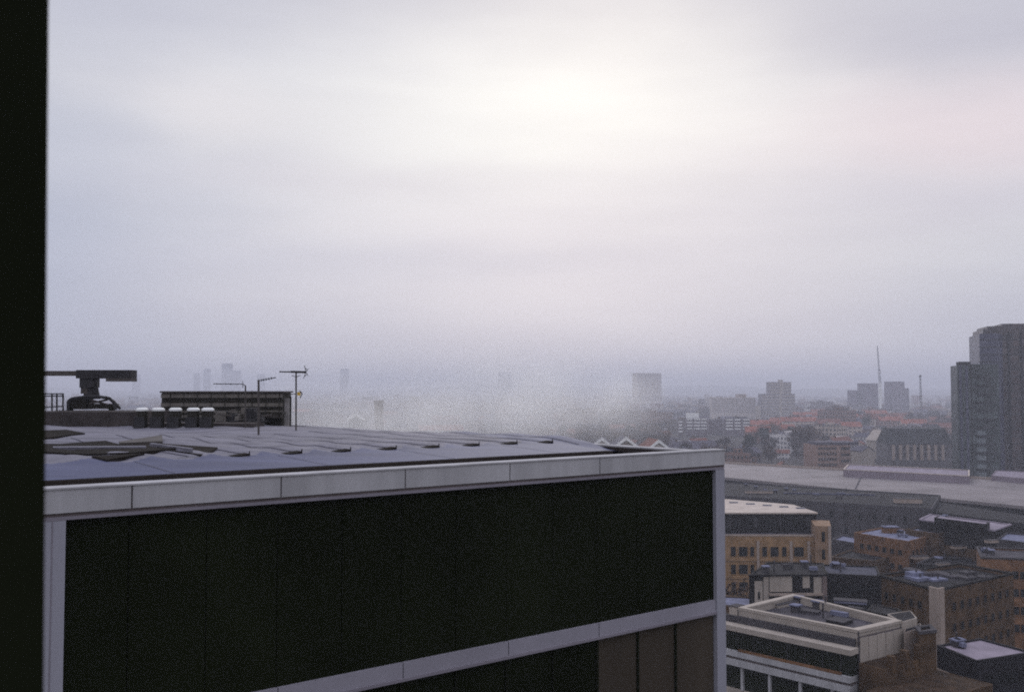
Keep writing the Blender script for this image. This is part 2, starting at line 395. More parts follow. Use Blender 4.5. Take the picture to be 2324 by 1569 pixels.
steam(1420, 905, 130, (8, 8, 5.0), .10, 'pale shred of steam before the hazy tower', 57)

# ------------------------------------------------------------------ the wall beside the camera
lw = MB(); ex = (105 - CX) / FPX * 1.6
lw.prism([(ex - 1.0, 1.6), (ex, 1.6), (ex * 2.1 / 1.6 - .02, 2.1), (ex - 1.3, 2.1)], CAMZ - 3, CAMZ + 3)
wo = lw.build('window_reveal_wall', M_black, None, (ex, 1.6, CAMZ)); tag(wo, 'black upright wall edge filling the left side of the view', 'wall')
wo.rotation_euler = (0, R(-.75), 0)

# ------------------------------------------------------------------ the white framed office block
VA = math.atan((3995 - CX) / FPX); D0 = 17.5; FZ = CAMZ - 1.63
dS = Vector((math.sin(VA), math.cos(VA))); dT = Vector((-math.cos(VA), math.sin(VA)))
def SP(s, t, z): p = dS * s + dT * (D0 + t); return Vector((p.x, p.y, z))
SC = 21.2
def sbox(m, s0, s1, t0, t1, z0, z1, mi=0):
    q = [SP(s0, t0, 0), SP(s1, t0, 0), SP(s1, t1, 0), SP(s0, t1, 0)]
    return m.prism([(p.x, p.y) for p in q], z0, z1, mi)
ob = thing('office_block', 'dark glass office block framed in pale lilac cladding, filling the lower left', 'building', SP(10, 5, 0))
ORG = SP(10, 5, 0)
fas = .54
joints = [-.1, 2.72, 5.48, 8.25, 11.02, 13.78, 16.55, SC]
for a, b in zip(joints, joints[1:]):
    m = MB(); sbox(m, a + .015, b - .015, 0, .5, FZ - fas + .12, FZ - .03); m.build('fascia_panel', M_white, ob, ORG)
m = MB(); sbox(m, -.1, SC + .02, -.02, .42, FZ - .03, FZ); m.build('fascia_cap', M_whiteb, ob, ORG)
m = MB(); sbox(m, -.1, SC, .03, .48, FZ - fas + .06, FZ - .05); m.build('joint_backing', M_joint, ob, ORG)
m = MB(); sbox(m, -.1, SC - .02, .015, .5, FZ - fas, FZ - fas + .06); m.build('fascia_ledge', mat('ledge', (.22, .20, .23), rough=.5, var=.1), ob, ORG)
# columns
M_col = mat('column_cladding', (.30, .295, .335), rough=.5, var=.08, scale=.6, streak=True); M_beam = mat('shaded_beam_cladding', (.265, .25, .285), rough=.5, var=.1, scale=.6)  # the beam's weaker light is put into a darker cladding colour
for a, b in ((3.85, 4.42), (SC - .36, SC)):
    m = MB(); sbox(m, a, b, .02, .5, 0, FZ - fas); m.build('column', M_col, ob, ORG)
m = MB(); sbox(m, 3.85 + .35, 3.85 + .37, .012, .02, 0, FZ - fas); m.build('joint_line', MATS['ledge'], ob, ORG)
# beams every storey
for k in range(1, 4):
    zt = FZ - 4.0 * k
    for a, b in zip([4.42] + joints[2:-1] + [], joints[2:-1] + [SC - .36]):
        m = MB(); sbox(m, a + .012, b - .012, .05, .5, zt - .31, zt); m.build('floor_beam', M_beam, ob, ORG)
    m = MB(); sbox(m, 4.42, SC - .36, .0, .05, zt - .37, zt - .31); m.build('beam_ledge', MATS['ledge'], ob, ORG)
# glazing: one pane per bay and storey, set back
ss = [4.42] + [5.48 + 1.3825 * i for i in range(11)] + [SC - .36]
for k in range(4):
    z1 = FZ - fas if k == 0 else FZ - 4.0 * k - .33; z0 = FZ - 4.0 * (k + 1)
    for i in range(12):
        bl = k == 1 and i in (9, 10, 11)
        m = MB(); sbox(m, ss[i] + (.035 if k else .008), ss[i + 1] - (.035 if k else .008), .13, .17, z0, z1)
        m.build('glass_pane', M_glass2 if bl else M_glass, ob, ORG)
        if k == 1 and i:
            m = MB(); sbox(m, ss[i] - .03, ss[i] + .03, .09, .175, z0, z1); m.build('mullion', M_black, ob, ORG)
# body behind and gable wall
m = MB(); sbox(m, -14, SC - .03, .6, 34, 0, FZ - .75); m.build('wall', M_dark, ob, ORG)
# return parapet (right edge) and inner face of front parapet
m = MB(); sbox(m, SC - .42, SC, .55, 34, FZ - .75, FZ - .06); m.build('return_parapet', M_whiteb, ob, ORG)
m = MB(); sbox(m, SC - .47, SC - .425, .6, 34, FZ - .75, FZ - .10); m.build('parapet_lining', M_inner, ob, ORG)
m = MB(); sbox(m, -14, SC - .47, .5, .6, FZ - .7, FZ - .05); m.build('parapet_lining', M_inner, ob, ORG)

# roof sheets
PER = 1.325; S0 = 17.2     # slot pitch along the facade
def ease(x): x = max(0, min(1, x)); return x * x * (3 - 2 * x)
def roofz(s, t):
    z = FZ + .0 + .07 * ease((t - 1.5) / 2.6)
    ph = (s - S0) / PER
    bump = (.5 - .5 * math.cos(2 * math.pi * ph)) ** .7
    q = .5 - .5 * math.cos(2 * math.pi * (t - 4.2) / 2.9)
    on = ease((t - 3.9) / 1.0)
    z += .085 * bump * on * (1 - .75 * ease((t - 6) / 3))
    z +=  .07 * q * ease((t - 5) / 2) * (.6 + .4 * math.sin(s * .55 + t * .2))
    z += .05 * math.sin(s * .9 + 1.3 * math.sin(t * .35)) * ease((t - 8) / 4)
    corner = ease((s - (SC - 3.0)) / 2.4) * (1 - ease((t - 3.0) / 3.5))
    z -= .30 * corner
    z -= .22 * ease((s - 17.5) / 3) * ease((t - 12) / 5)
    z += .12 * ease((t - 15) / 6) * (1 - ease((s - 9.0) / 6))
    return z
def roof_patch(name, s0, s1, t0, t1, ds, dt, matf, parent):
    m = MB(); ns = int((s1 - s0) / ds); ntt = int((t1 - t0) / dt)
    P = [[None] * (ntt + 1) for _ in range(ns + 1)]
    for i in range(ns + 1):
        for j in range(ntt + 1):
            s = s0 + (s1 - s0) * i / ns; t = t0 + (t1 - t0) * j / ntt; P[i][j] = len(m.v); m.v.append(tuple(SP(s, t, roofz(s, t))))
    for i in range(ns):
        for j in range(ntt):
            s = s0 + (s1 - s0) * (i + .5) / ns; t = t0 + (t1 - t0) * (j + .5) / ntt
            m.f.append((P[i][j], P[i + 1][j], P[i + 1][j + 1], P[i][j + 1])); m.m.append(matf(s, t))
    o = m.build(name, [M_roofp, M_roofb], parent, ORG)
    for p in o.data.polygons: p.use_smooth = True
    return o
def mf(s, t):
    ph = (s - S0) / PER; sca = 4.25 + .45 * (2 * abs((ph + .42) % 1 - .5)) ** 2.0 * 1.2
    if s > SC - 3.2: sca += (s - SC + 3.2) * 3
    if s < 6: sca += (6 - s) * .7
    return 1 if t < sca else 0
roof_patch('roof_sheet', -6, SC - .5, 1.55, 15.4, .09, .12, mf, ob)
roof_patch('roof_sheet', -6, SC - .3, 15.4, 34, .25, .25, lambda s, t: 0, ob)
m = MB(); sbox(m, -6, SC - 2.8, 1.46, 1.545, FZ - .74, FZ - .01); m.build('roof_edge_trim', M_inner, ob, ORG)
m = MB(); sbox(m, -6, SC - .48, .61, 1.45, FZ - .74, FZ - .5); m.build('gutter', M_inner, ob, ORG)
# solid dark wedges, coloured as the shade in slots between the sheets
for k in range(-9, 2):
    s = S0 + k * PER
    if s < 8.0: continue
    m = MB(); hs = .24; t0 = 4.3; zb = roofz(s, t0)
    a = SP(s - hs * 1.5, t0, zb - .01); b = SP(s + hs, t0, zb - .03); c_ = SP(s + hs, t0, zb + .065); d = SP(s + hs * .95, t0 + .3, zb + .07); e = SP(s - hs * 1.5, t0 + .3, zb); f_ = SP(s + hs * .95, t0 + .3, zb - .05)
    m.face([a, b, c_]); m.face([b, f_, d, c_]); m.face([e, f_, d]); m.face([a, c_, d, e]); m.face([a, e, f_, b])
    m.bar(SP(s + hs, t0 + .03, zb - .05), SP(s + hs, t0 + .03, zb + .12), .015, 5)
    m.build('roof_slot_shade', M_dkslot, ob, ORG)
def seam(s0, t0, s1, t1, w_=.022):
    m = MB(); n = 40
    for i in range(n):
        u, v = i / n, (i + 1) / n; a = (s0 + (s1 - s0) * u, t0 + (t1 - t0) * u); b = (s0 + (s1 - s0) * v, t0 + (t1 - t0) * v)
        ds_, dt_ = (w_, 0) if abs(t1 - t0) > abs(s1 - s0) else (0, w_)
        P_ = [SP(a[0] - ds_, a[1] - dt_, roofz(a[0] - ds_, a[1] - dt_) + .012), SP(a[0] + ds_, a[1] + dt_, roofz(a[0] + ds_, a[1] + dt_) + .012), SP(b[0] + ds_, b[1] + dt_, roofz(b[0] + ds_, b[1] + dt_) + .012), SP(b[0] - ds_, b[1] - dt_, roofz(b[0] - ds_, b[1] - dt_) + .012)]
        m.face(P_)
    return m.build('roof_seam', M_seam, ob, ORG)
for k in range(-8, 3): seam(S0 + k * PER + .24, 4.65, S0 + k * PER + .24, 14.5)
for k in range(0, 5): seam(3.5 + k * 3.3, 1.62, 3.5 + k * 3.3, 4.1, .012)
for t_ in (10.0, 17.5): seam(3, t_, SC - .6, t_, .03)
# raised dark sheets coloured as the shade inside large openings near the left
def dark_patch(name, pts, matn=M_dkslot, dz=.015, parent=ob, lip=None):
    """polygon given by sight points, laid on the roof surface as a slim upstand"""
    w3 = []
    for (px, py) in pts:
        z = FZ - .1
        for _ in range(12):
            p = atz(px, py, z); s = p.dot(dS); t = p.dot(dT) - D0; z = roofz(s, t) + dz + .03
        w3.append(Vector((p.x, p.y, z)))
    m = MB(); m.face(w3)
    n = len(w3)
    for i in range(n):
        a, b = w3[i], w3[(i + 1) % n]; m.face([a, b, b - Vector((0, 0, .15)), a - Vector((0, 0, .15))])
    return m.build(name, matn, parent, ORG)
dark_patch('roof_opening_shade', [(98, 1024), (150, 1027), (205, 1029), (300, 1026), (365, 1020), (398, 1016), (340, 1004), (272, 1004), (240, 999), (138, 1006), (98, 1001)])
dark_patch('roof_opening_shade', [(372, 1018), (455, 1026), (482, 1022), (494, 1019), (420, 1012), (345, 1004), (330, 1005)])
dark_patch('roof_opening_shade', [(208, 1038), (243, 1042), (328, 1030), (290, 1030)])
dark_patch('roof_opening_shade', [(98, 987), (150, 988), (193, 984), (150, 979), (98, 976)])
dark_patch('roof_flashing', [(120, 1012), (330, 1009), (332, 1010.5), (120, 1014)], M_roofp, .06)
dark_patch('roof_flashing', [(345, 1004), (438, 1016), (434, 1017.5), (340, 1005)], M_roofp, .06)
dark_patch('roof_flashing', [(270, 1001), (368, 994), (369, 996), (272, 1004)], M_steelb, .08)

def roof_at(px, py, z=None):
    """point on the roof for a base seen at px,py"""
    z = FZ if z is None else z
    for _ in range(12):
        p = atz(px, py, z); s = p.dot(dS); t = p.dot(dT) - D0; z = roofz(s, t)
    return Vector((p.x, p.y, z))

# plant room on the roof
YP = 44.0
def up(px, py, Y=YP): return atd(px, py, Y)
def fbox(m, px0, px1, py0, py1, Y, th, mi=0):
    a = up(px0, py1, Y); b = up(px1, py0, Y); return m.box(a.x, b.x, Y, Y + th, a.z, b.z, mi)
pr = thing('plant_room', 'long dark rooftop plant room with paler horizontal bands', 'plant room', up(510, 965, YP))
m = MB(); fbox(m, 366, 640, 889, 966, YP, 1.8); m.build('wall', M_plantA, pr, up(510, 965, YP))
for y0, y1 in ((893, 902), (914, 922), (931, 936), (941, 948)):
    m = MB(); fbox(m, 365, 641, y0, y1, YP - .06, .055); m.build('louvre_band', M_plantB, pr, up(510, 965, YP))
m = MB(); fbox(m, 362, 642, 887, 890.5, YP - .15, 2.1); m.build('roof', M_steelb, pr, up(510, 965, YP))
for k in range(9):
    x = 385 + k * 31
    m = MB(); fbox(m, x, x + 1.6, 890.5, 950, YP - .1, .035); m.build('post', M_plantA, pr, up(510, 965, YP))
m = MB(); fbox(m, 644, 656, 903, 968, YP + .5, .12); m.build('pillar', mat('pale_post', (.30, .28, .27), scale=2), pr, up(510, 965, YP))
m = MB(); fbox(m, 656, 660, 899, 969, YP + 1.5, .15); m.build('side_panel', M_plantA, pr, up(510, 965, YP))
m = MB(); fbox(m, 545, 640, 934, 941, YP - .9, .7); m.build('pipe_rack', M_plantA, pr, up(510, 965, YP))
# dark clutter in front of the plant room
cl = thing('pipework', 'tangle of dark pipes and units before the plant room', 'pipework', up(530, 968, 41))
rr = random.Random(5)
for k in range(16):
    x = 488 + rr.random() * 95; wd = 6 + rr.random() * 14; y0 = 925 + rr.random() * 25
    m = MB(); fbox(m, x, x + wd, y0, 974, 40.5 + rr.random() * 2, .6); m.build('unit', M_steel if k % 3 else M_plantB, cl, up(530, 968, 41))
for k in range(12):
    x = 485 + rr.random() * 110; y = 928 + rr.random() * 30
    m = MB(); m.bar(up(x, y, 40.2), up(x + 14 + rr.random() * 26, y + rr.uniform(-6, 6), 40.3), .04); m.build('pipe', M_steelb if k % 2 else M_steel, cl, up(530, 968, 41))
# chillers with white fan tops, part of their glint put into the colour
for i, px in enumerate((317, 354, 393, 434, 467)):
    base = up(px, 964, 38); 
    t = thing('roof_fan', 'round roof fan with bright top, %s' % ['standing apart at the left end of its row', 'second from the left of its row', 'in the middle of its row', 'fourth from the left of its row', 'nearest the tangle of pipes'][i], 'fan', base, 'roof fans in a row')
    def lathe(m, cx, cy, prof, n=18):
        for (r0, z0), (r1, z1) in zip(prof, prof[1:]):
            for k in range(n):
                a0 = 2 * math.pi * k / n; a1 = 2 * math.pi * (k + 1) / n
                m.face([(cx + r0 * math.cos(a0), cy + r0 * math.sin(a0), z0), (cx + r0 * math.cos(a1), cy + r0 * math.sin(a1), z0), (cx + r1 * math.cos(a1), cy + r1 * math.sin(a1), z1), (cx + r1 * math.cos(a0), cy + r1 * math.sin(a0), z1)])
    top = up(px, 929, 38).z; r = (14 if i else 13) / FPX * 38
    m = MB(); lathe(m, base.x, 38 + r, [(r * .96, base.z - .4), (r * .96, top - .08), (r, top - .08), (r, top - .05)]); m.build('drum', M_plantA, t, base)
    m = MB(); lathe(m, base.x, 38 + r, [(r * 1.0, top - .05), (r * 1.02, top + .02), (r * .7, top + .07), (r * .0, top + .075)]); m.build('fan_top', M_bright, t, base)
    m = MB(); m.box(base.x - r * .9, base.x + r * .9, 37.9, 38, base.z - .3, top - .28); m.build('panel', M_steel, t, base)
# low plinth the fans stand on
m = MB(); fbox(m, 60, 335, 934, 975, 39.6, 3); o = m.build('roof_plinth', mat('plinth', (.05, .042, .040), var=.45, scale=1.5), None, up(200, 975, 39.6)); tag(o, 'long low grey plinth under the window cleaning crane', 'plinth')
m = MB(); fbox(m, 300, 575, 960, 978, 38.8, 1.6); o = m.build('roof_plinth', MATS['plinth'], None, up(450, 978, 38.8)); tag(o, 'low dark plinth under the row of roof fans', 'plinth')

# window cleaning crane
Yc = 42.5
cr = thing('roof_crane', 'dark window cleaning crane with a long level arm', 'crane', up(205, 932, Yc))
Oc = up(205, 932, Yc)
m = MB(); fbox(m, 20, 190, 841, 852, Yc, .5); m.build('arm', M_steelb, cr, Oc)
m = MB(); fbox(m, 172, 297, 839, 858, Yc - .1, .7); m.build('counterweight_arm', M_steel, cr, Oc)
m = MB(); fbox(m, 240, 297, 858, 865, Yc - .1, .7); m.build('counterweight', M_steelb, cr, Oc)
m = MB(); a = up(182, 858, Yc); m.prism([(up(198, 0, Yc).x, Yc - .05), (up(227, 0, Yc).x, Yc - .05), (up(227, 0, Yc).x, Yc + .7), (up(198, 0, Yc).x, Yc + .7)], up(0, 879, Yc).z, up(0, 856, Yc).z); m.build('turret', M_steel, cr, Oc)
m = MB(); fbox(m, 183, 199, 862, 893, Yc, .5); m.build('cab', M_steelb, cr, Oc)
m = MB(); m.bar(up(208, 905, Yc + .3), up(208, 870, Yc + .3), .36, 12, .24); m.build('mast', M_steel, cr, Oc)
def chain(m, pts, Y, r, n=6):
    for a, b in zip(pts, pts[1:]): m.bar(up(*a, Y), up(*b, Y), r, n)
m = MB()
for yy in (Yc - .2, Yc + .8):
    m = MB(); chain(m, [(155, 930), (155, 910), (163, 904), (195, 899), (222, 899), (248, 903), (258, 912), (262, 929)], yy, .07)
    m.build('outrigger', M_steel, cr, Oc)
m = MB(); fbox(m, 157, 196, 903, 928, Yc, .7); m.build('motor_housing', M_plantA, cr, Oc)
m = MB(); fbox(m, 200, 256, 916, 927, Yc, .7); m.build('chassis', M_plantA, cr, Oc)
m = MB(); m.bar(up(203, 915, Yc), up(245, 906, Yc), .05); m.bar(up(203, 906, Yc), up(245, 918, Yc), .05); m.build('bracing', M_steelb, cr, Oc)
m = MB(); m.bar(up(256, 908, Yc), up(273, 927, Yc), .06); m.build('hose', M_steel, cr, Oc)
for x in (160, 255):
    m = MB(); p = up(x, 929, Yc); m.bar(p + Vector((0, -.2, 0)), p + Vector((0, .1, 0)), .09, 10); m.build('wheel', M_black, cr, Oc)
# railing
rl = thing('railing', 'dark metal guard railing at the left end of the roof', 'railing', up(125, 930, 42)); Or = up(125, 930, 42)
for x in (100, 118, 129, 143):
    m = MB(); m.bar(up(x, 932, 42), up(x, 893, 42), .035); m.build('post', M_steel, rl, Or)
for y in (893, 898): 
    m = MB(); m.bar(up(60, y, 42), up(145, y, 42), .03); m.build('rail', M_steel, rl, Or)
m = MB(); m.bar(up(60, 926, 42), up(145, 921, 42), .03); m.build('rail', M_steel, rl, Or)

# aerials
def aerial(label, px, ytop, ybot, Y, r, boom=None, els=None):
    base = up(px, ybot, Y); t = thing('aerial', label, 'aerial', base, 'television aerials on the roof')
    m = MB(); m.bar(base - Vector((0, 0, .4)), up(px, ytop, Y), r, 8); m.build('mast', M_steelb, t, base)
    return t, base
t, b = aerial('tall mast aerial with a long level boom, nearest the steam', 672, 842, 968, 36, .03)
m = MB(); m.bar(up(634, 843, 36), up(694, 843.5, 36), .025); m.bar(up(660, 843, 36), up(694, 844, 36), .045); m.build('boom', M_steel, t, b)
m = MB()
for x in [636 + i * 6 for i in range(9)]: m.bar(up(x, 843, 35.9) + Vector((0, -.12, 0)), up(x, 843, 36) + Vector((0, .16, .0)), .008, 4); m.bar(up(x, 841.3, 36), up(x, 845, 36), .012, 4)
m.build('director', M_steel, t, b)
m = MB(); m.bar(up(694, 843, 36), up(691, 829, 36.1), .014, 4); m.bar(up(694, 844, 36), up(689, 858, 36.1), .014, 4); m.bar(up(694, 843, 36), up(700, 836, 36), .012, 4); m.bar(up(694, 843, 36), up(699, 852, 36), .012, 4)
m.bar(up(692, 834, 36), up(697, 838, 36), .012, 4); m.bar(up(691, 853, 36), up(696, 850, 36), .012, 4); m.build('reflector', M_steel, t, b)
m = MB(); m.bar(up(662, 851, 36), up(672, 855, 36), .012, 4); m.bar(up(682, 851, 36), up(672, 855, 36), .012, 4); m.build('strut', M_steel, t, b)
m = MB(); fbox(m, 674.5, 681, 889, 897, 36, .1); m.build('junction_box', M_yellow, t, b)
m = MB(); m.bar(up(672, 893, 36), up(655, 894, 36), .015, 5); m.build('bracket', M_steelb, t, b)
m = MB(); m.bar(up(680, 886, 36), up(686, 893, 36.1), .02, 5); m.bar(up(686, 893, 36.1), up(681, 902, 36), .02, 5); m.build('dish', M_steelb, t, b)
t, b = aerial('shorter mast aerial with a small tilted boom, before the plant room', 587, 862, 990, 34, .035)
m = MB(); m.bar(up(584, 864, 34), up(626, 856, 34), .018); m.build('boom', M_steel, t, b)
m = MB()
for i, x in enumerate((588, 593, 598, 604, 610, 616)): y = 863.5 - (x - 584) * .19; m.bar(up(x - .5, y - 3.2, 34), up(x + .5, y + 3.2, 34), .011, 4)
m.build('director', M_steel, t, b)
t, b = aerial('thin mast aerial with a bare sideways arm, left of the other two', 557, 874, 966, 38, .03)
m = MB(); chain(m, [(484, 870.5), (552, 871), (557, 875)], 38, .018); m.build('arm', M_steel, t, b)
m = MB()
for x in (492, 501, 512, 524): m.bar(up(x, 869, 38), up(x, 872.5, 38), .01, 4)
m.bar(up(551, 864, 38), up(551, 880, 38), .012, 4); m.build('director', M_steel, t, b)

#CITY
# ------------------------------------------------------------------ lower right: buildings close by
def Q(z, *pp): return [atz(x, y, z) for x, y in pp]
# white banded building
q = Q(21, (1676, 1379), (1947, 1431), (2045, 1409), (1800, 1349))
qa = q
t, qq = block('white_banded_building', 'low white office with a sunken flat roof and long ribbon windows', 'building', q, 21, M_cream, M_groof, par=.75, cop=M_cream, th=.55)
A, B, C_, D_ = q
nf = Vector(((B - A).y, -(B - A).x)).normalized()
if nf.y > 0: nf = -nf
LA, LB = A + (A - B).normalized() * 6 , B
# projecting lower storey in front
def flush(m, *a, **k): lbox(m, *a, **k)
AL = LA + nf * 1.4; BL = B + nf * 1.4
Ol = (A.x, A.y, 0)
Ln = (B - LA).length
m = MB(); lbox(m, LA, B, 0, Ln, .0, 1.4, 0, 12.7); m.build('wall', M_cream, t, Ol)
m = MB(); lbox(m, LA, B, 0, Ln, 0, 1.3, 16.8, 18.9); m.build('ribbon_window', M_glass, t, Ol)
m = MB(); lbox(m, LA, B, 0, Ln + .15, 0, 1.75, 18.9, 19.45); m.build('cornice', M_cream, t, Ol)
m = MB(); lbox(m, LA, B, 0, Ln - .2, 0.0, .35, 19.45, 20.2); m.build('upstand', M_gwall, t, Ol)
m = MB(); lbox(m, LA, B, 0, Ln, 0, 1.7, 16.2, 16.8); m.build('sill_band', M_white, t, Ol)
m = MB(); lbox(m, LA, B, 0, Ln, 0, 1.5, 15.9, 16.2); m.build('groove', M_joint, t, Ol)
m = MB(); lbox(m, LA, B, 0, Ln, 0, 1.7, 15.2, 15.9); m.build('sill_band', M_white, t, Ol)
m = MB(); lbox(m, LA, B, 0, Ln, 0, 1.2, 12.7, 15.2); m.build('ribbon_window', M_glass, t, Ol)
for u in (7.2, 10.6, 14.2, 17.8):
    m = MB(); lbox(m, LA, B, u, u + .3, 1.2, 1.5, 12.7, 15.2); m.build('pier', M_white, t, Ol)
for u in range(10):
    m = MB(); lbox(m, LA, B, u * 2 + .8, u * 2 + .88, 1.3, 1.36, 16.8, 18.9); m.build('mullion', M_steel, t, Ol)
m = MB(); lbox(m, LA, B, 7, 19, 1.45, 1.7, 16.805, 17.05); m.build('planter', M_obrick, t, Ol)
# side wall: white panels with dark joints
Ls = (C_ - B).length
for k in range(5):
    u0 = .1 + k * (Ls - .2) / 5
    m = MB(); lbox(m, B, C_, u0 + .03, u0 + (Ls - .2) / 5 - .05, .0, .16, 13, 20.3 - .05 * (k % 2)); m.build('wall_panel', M_cream, t, Ol)
m = MB(); lbox(m, B, C_, -.1, Ls, .0, .08, 12.5, 20.45); m.build('joint_backing', M_joint, t, Ol)
m = MB(); p = B; m.box(p.x - .06, p.x + .06, p.y - .25, p.y - .13, 13, 21); m.build('drain_pipe', M_gwall, t, Ol)
# things on its roof
def roofbox(label, px, py, z, sx, sy, sz, mt, rot=0, name='roof_unit', cat='roof unit', parts=True):
    p = atz(px, py, z); o = thing(name, label, cat, (p.x, p.y, z))
    o.rotation_euler = (0, 0, rot)
    def prt(nm, x0, x1, y0, y1, z0, z1, mm):
        m = MB(); m.box(x0, x1, y0, y1, z0, z1); ob_ = m.build(nm, mm); ob_.parent = o
    prt('body', -sx / 2, sx / 2, -sy / 2, sy / 2, .0, sz, mt)
    prt('lid', -sx / 2 - .06, sx / 2 + .06, -sy / 2 - .06, sy / 2 + .06, sz, sz + .08, M_gwall)
    return o
angF = math.atan2((B - A).y, (B - A).x)
roofbox('long pale duct on the white office roof', 1800, 1371, 20.25, .5, 6, .35, M_cream, angF + R(-6), 'roof_duct', 'duct')
roofbox('blue grey rooflight at the back of the white office roof', 1930, 1366, 20.25, 3.6, 1.5, .25, M_blroof, angF + .5, 'rooflight', 'rooflight')
roofbox('dark hatch near the front corner of the white office roof', 1905, 1412, 20.25, 2.0, 2.0, .3, M_droof, angF, 'roof_hatch', 'hatch')
roofbox('pale box at the left corner of the white office roof', 1672, 1392, 20.2, 1.0, 1.4, .9, M_cream, angF)
roofbox('low dark unit in the middle of the white office roof', 1835, 1390, 20.25, 2.4, 1.1, .28, M_groof, angF + .2)
# annexes to its right
q = [atz(2046, 1410, 21.0), atz(2081, 1401, 21.0), atz(2066, 1384, 21.0), atz(2014, 1392, 21.0)]
t, q = block('white_annex', 'small white box annex joined to the white office, dark roofed', 'building', q, 21.0, M_cream, M_droof, par=.03, th=.1)
q = [atz(2051, 1434, 20.2), atz(2088, 1425, 20.2), atz(2090, 1413, 20.2), atz(2056, 1420, 20.2)]
t, q = block('pale_annex', 'narrow pale wing with a dark flat roof under the white annex', 'building', q, 20.2, M_concr, M_droof, par=.03, th=.1)
# brick tower and low brown building in front
q = Q(20.6, (2087, 1434), (2124, 1430), (2112, 1418), (2078, 1422))
t, q = block('brick_tower', 'narrow brown brick tower right of the white office', 'building', q, 20.6, M_bbrick, M_groof, par=.3, cop=M_gwall)
Bf, Cf = qa[1], qa[2]; df = (Cf - Bf).normalized(); nf2 = Vector((df.y, -df.x))
M_brf = mat('brown_roof', (.040, .024, .014), var=.6, scale=.8, detail=10)
t, q = block('brick_wing', 'narrow brown brick wing against the white office side wall', 'building', [Bf + df * -.4 + nf2 * .35, Bf + df * -.4 + nf2 * 3.0, Cf + df * 1.0 + nf2 * 3.0, Cf + df * 1.0 + nf2 * .35], 18.0, M_bbrick, M_brf, par=.05, th=.1)
for k in range(3):
    m = MB(); lbox(m, q[1] if False else Bf + nf2 * 3.0, Cf + nf2 * 3.0, 1 + k * 2.3, 1.6 + k * 2.3, -.6, .12, 17.4, 19.0 + .2 * k); m.build('chimney', M_bbrick, t, (Bf.x, Bf.y, 0))
t, q = block('brick_wing', 'lower dark brown wing at the bottom edge below the white office corner', 'building', [Bf + df * -3.4 + nf2 * 3.3, Bf + df * -2.4 + nf2 * 9, Cf + df * 1.2 + nf2 * 9, Cf + df * 1.2 + nf2 * 3.3], 16.6, M_bbrick, M_brf, par=.05, th=.1)
# lilac roofed block bottom right
q = Q(16.5, (2126, 1462), (2216, 1498), (2345, 1478), (2225, 1446))
t, q0 = block('lilac_roofed_building', 'dark walled building with a pale lilac flat roof in the bottom right corner', 'building', q, 16.5, M_droof, M_lilac, par=.2)
A, B, C_, D_ = q
m = MB(); lbox(m, A, B, .1, (B - A).length - .1, .0, .14, 8, 14.0); m.build('lower_wall', M_concr, t, (A.x, A.y, 0))
windows(t, B, C_, 15.8, 2, 5, 1.2, 1.3, 3.0, fr=M_dark)
# big brown building with a pale stair column
q = Q(17.6, (1992, 1304), (2128, 1338), (2300, 1300), (2180, 1278))
t, q0 = block('brown_brick_block', 'large brown brick block with a pale concrete stair shaft at its corner', 'building', q, 17.6, M_bbrick, M_droof, par=.5, cop=M_dark)
A, B, C_, D_ = q; O_ = (B.x, B.y, 0)
d1 = (B - A).normalized(); d2 = (C_ - B).normalized()
Lg = (B - A).length
m = MB(); lbox(m, A, B, Lg - 1.3, Lg + .3, 0, .3, 0, 17.9); lbox(m, B, C_, 0, 1.2, 0, .28, 0, 17.88); m.build('stair_shaft', M_concr, t, O_)
windows(t, B + d2 * 2, C_, 16.5, 4, 8, 1.1, 1.4, 2.9, fr=M_bbrick)
windows(t, A, B - d1 * 1.5, 16.5, 4, 5, 1.0, 1.3, 2.9, fr=M_bbrick)
rr = random.Random(9)
for k in range(9):
    u, v = rr.uniform(.1, .85), rr.uniform(.12, .8); p = A + (B - A) * u + (D_ - A) * v
    o = thing('roof_unit', ['grey', 'blue grey', 'dull'][k % 3] + ' ' + ['low duct', 'box vent', 'plant box', 'flue box'][k % 4] + ' on the brown brick block roof', 'roof unit', (p.x, p.y, 17.1), 'plant on the brown brick block roof')
    m = MB(); sx, sy, sz = rr.uniform(.6, 3), rr.uniform(.5, 1.5), rr.uniform(.3, 1.0); m.box(-sx, sx, -sy, sy, 0, sz); b_ = m.build('body', [M_blroof, M_gwall, M_groof][k % 3]); b_.parent = o; o.rotation_euler = (0, 0, math.atan2(d1.y, d1.x))
    m = MB(); m.bar((sx * .4, 0, sz), (sx * .4, 0, sz + .5), .12, 8); b_ = m.build('flue', M_gwall); b_.parent = o
# dark wall and white posts between
q = Q(20.3, (1966, 1362), (2036, 1376), (2046, 1360), (1980, 1348))
t, q0 = block('dark_stair_hut', 'black boxy stair hut behind the white office roof', 'building', q, 19.2, M_dark, M_droof, par=.1)
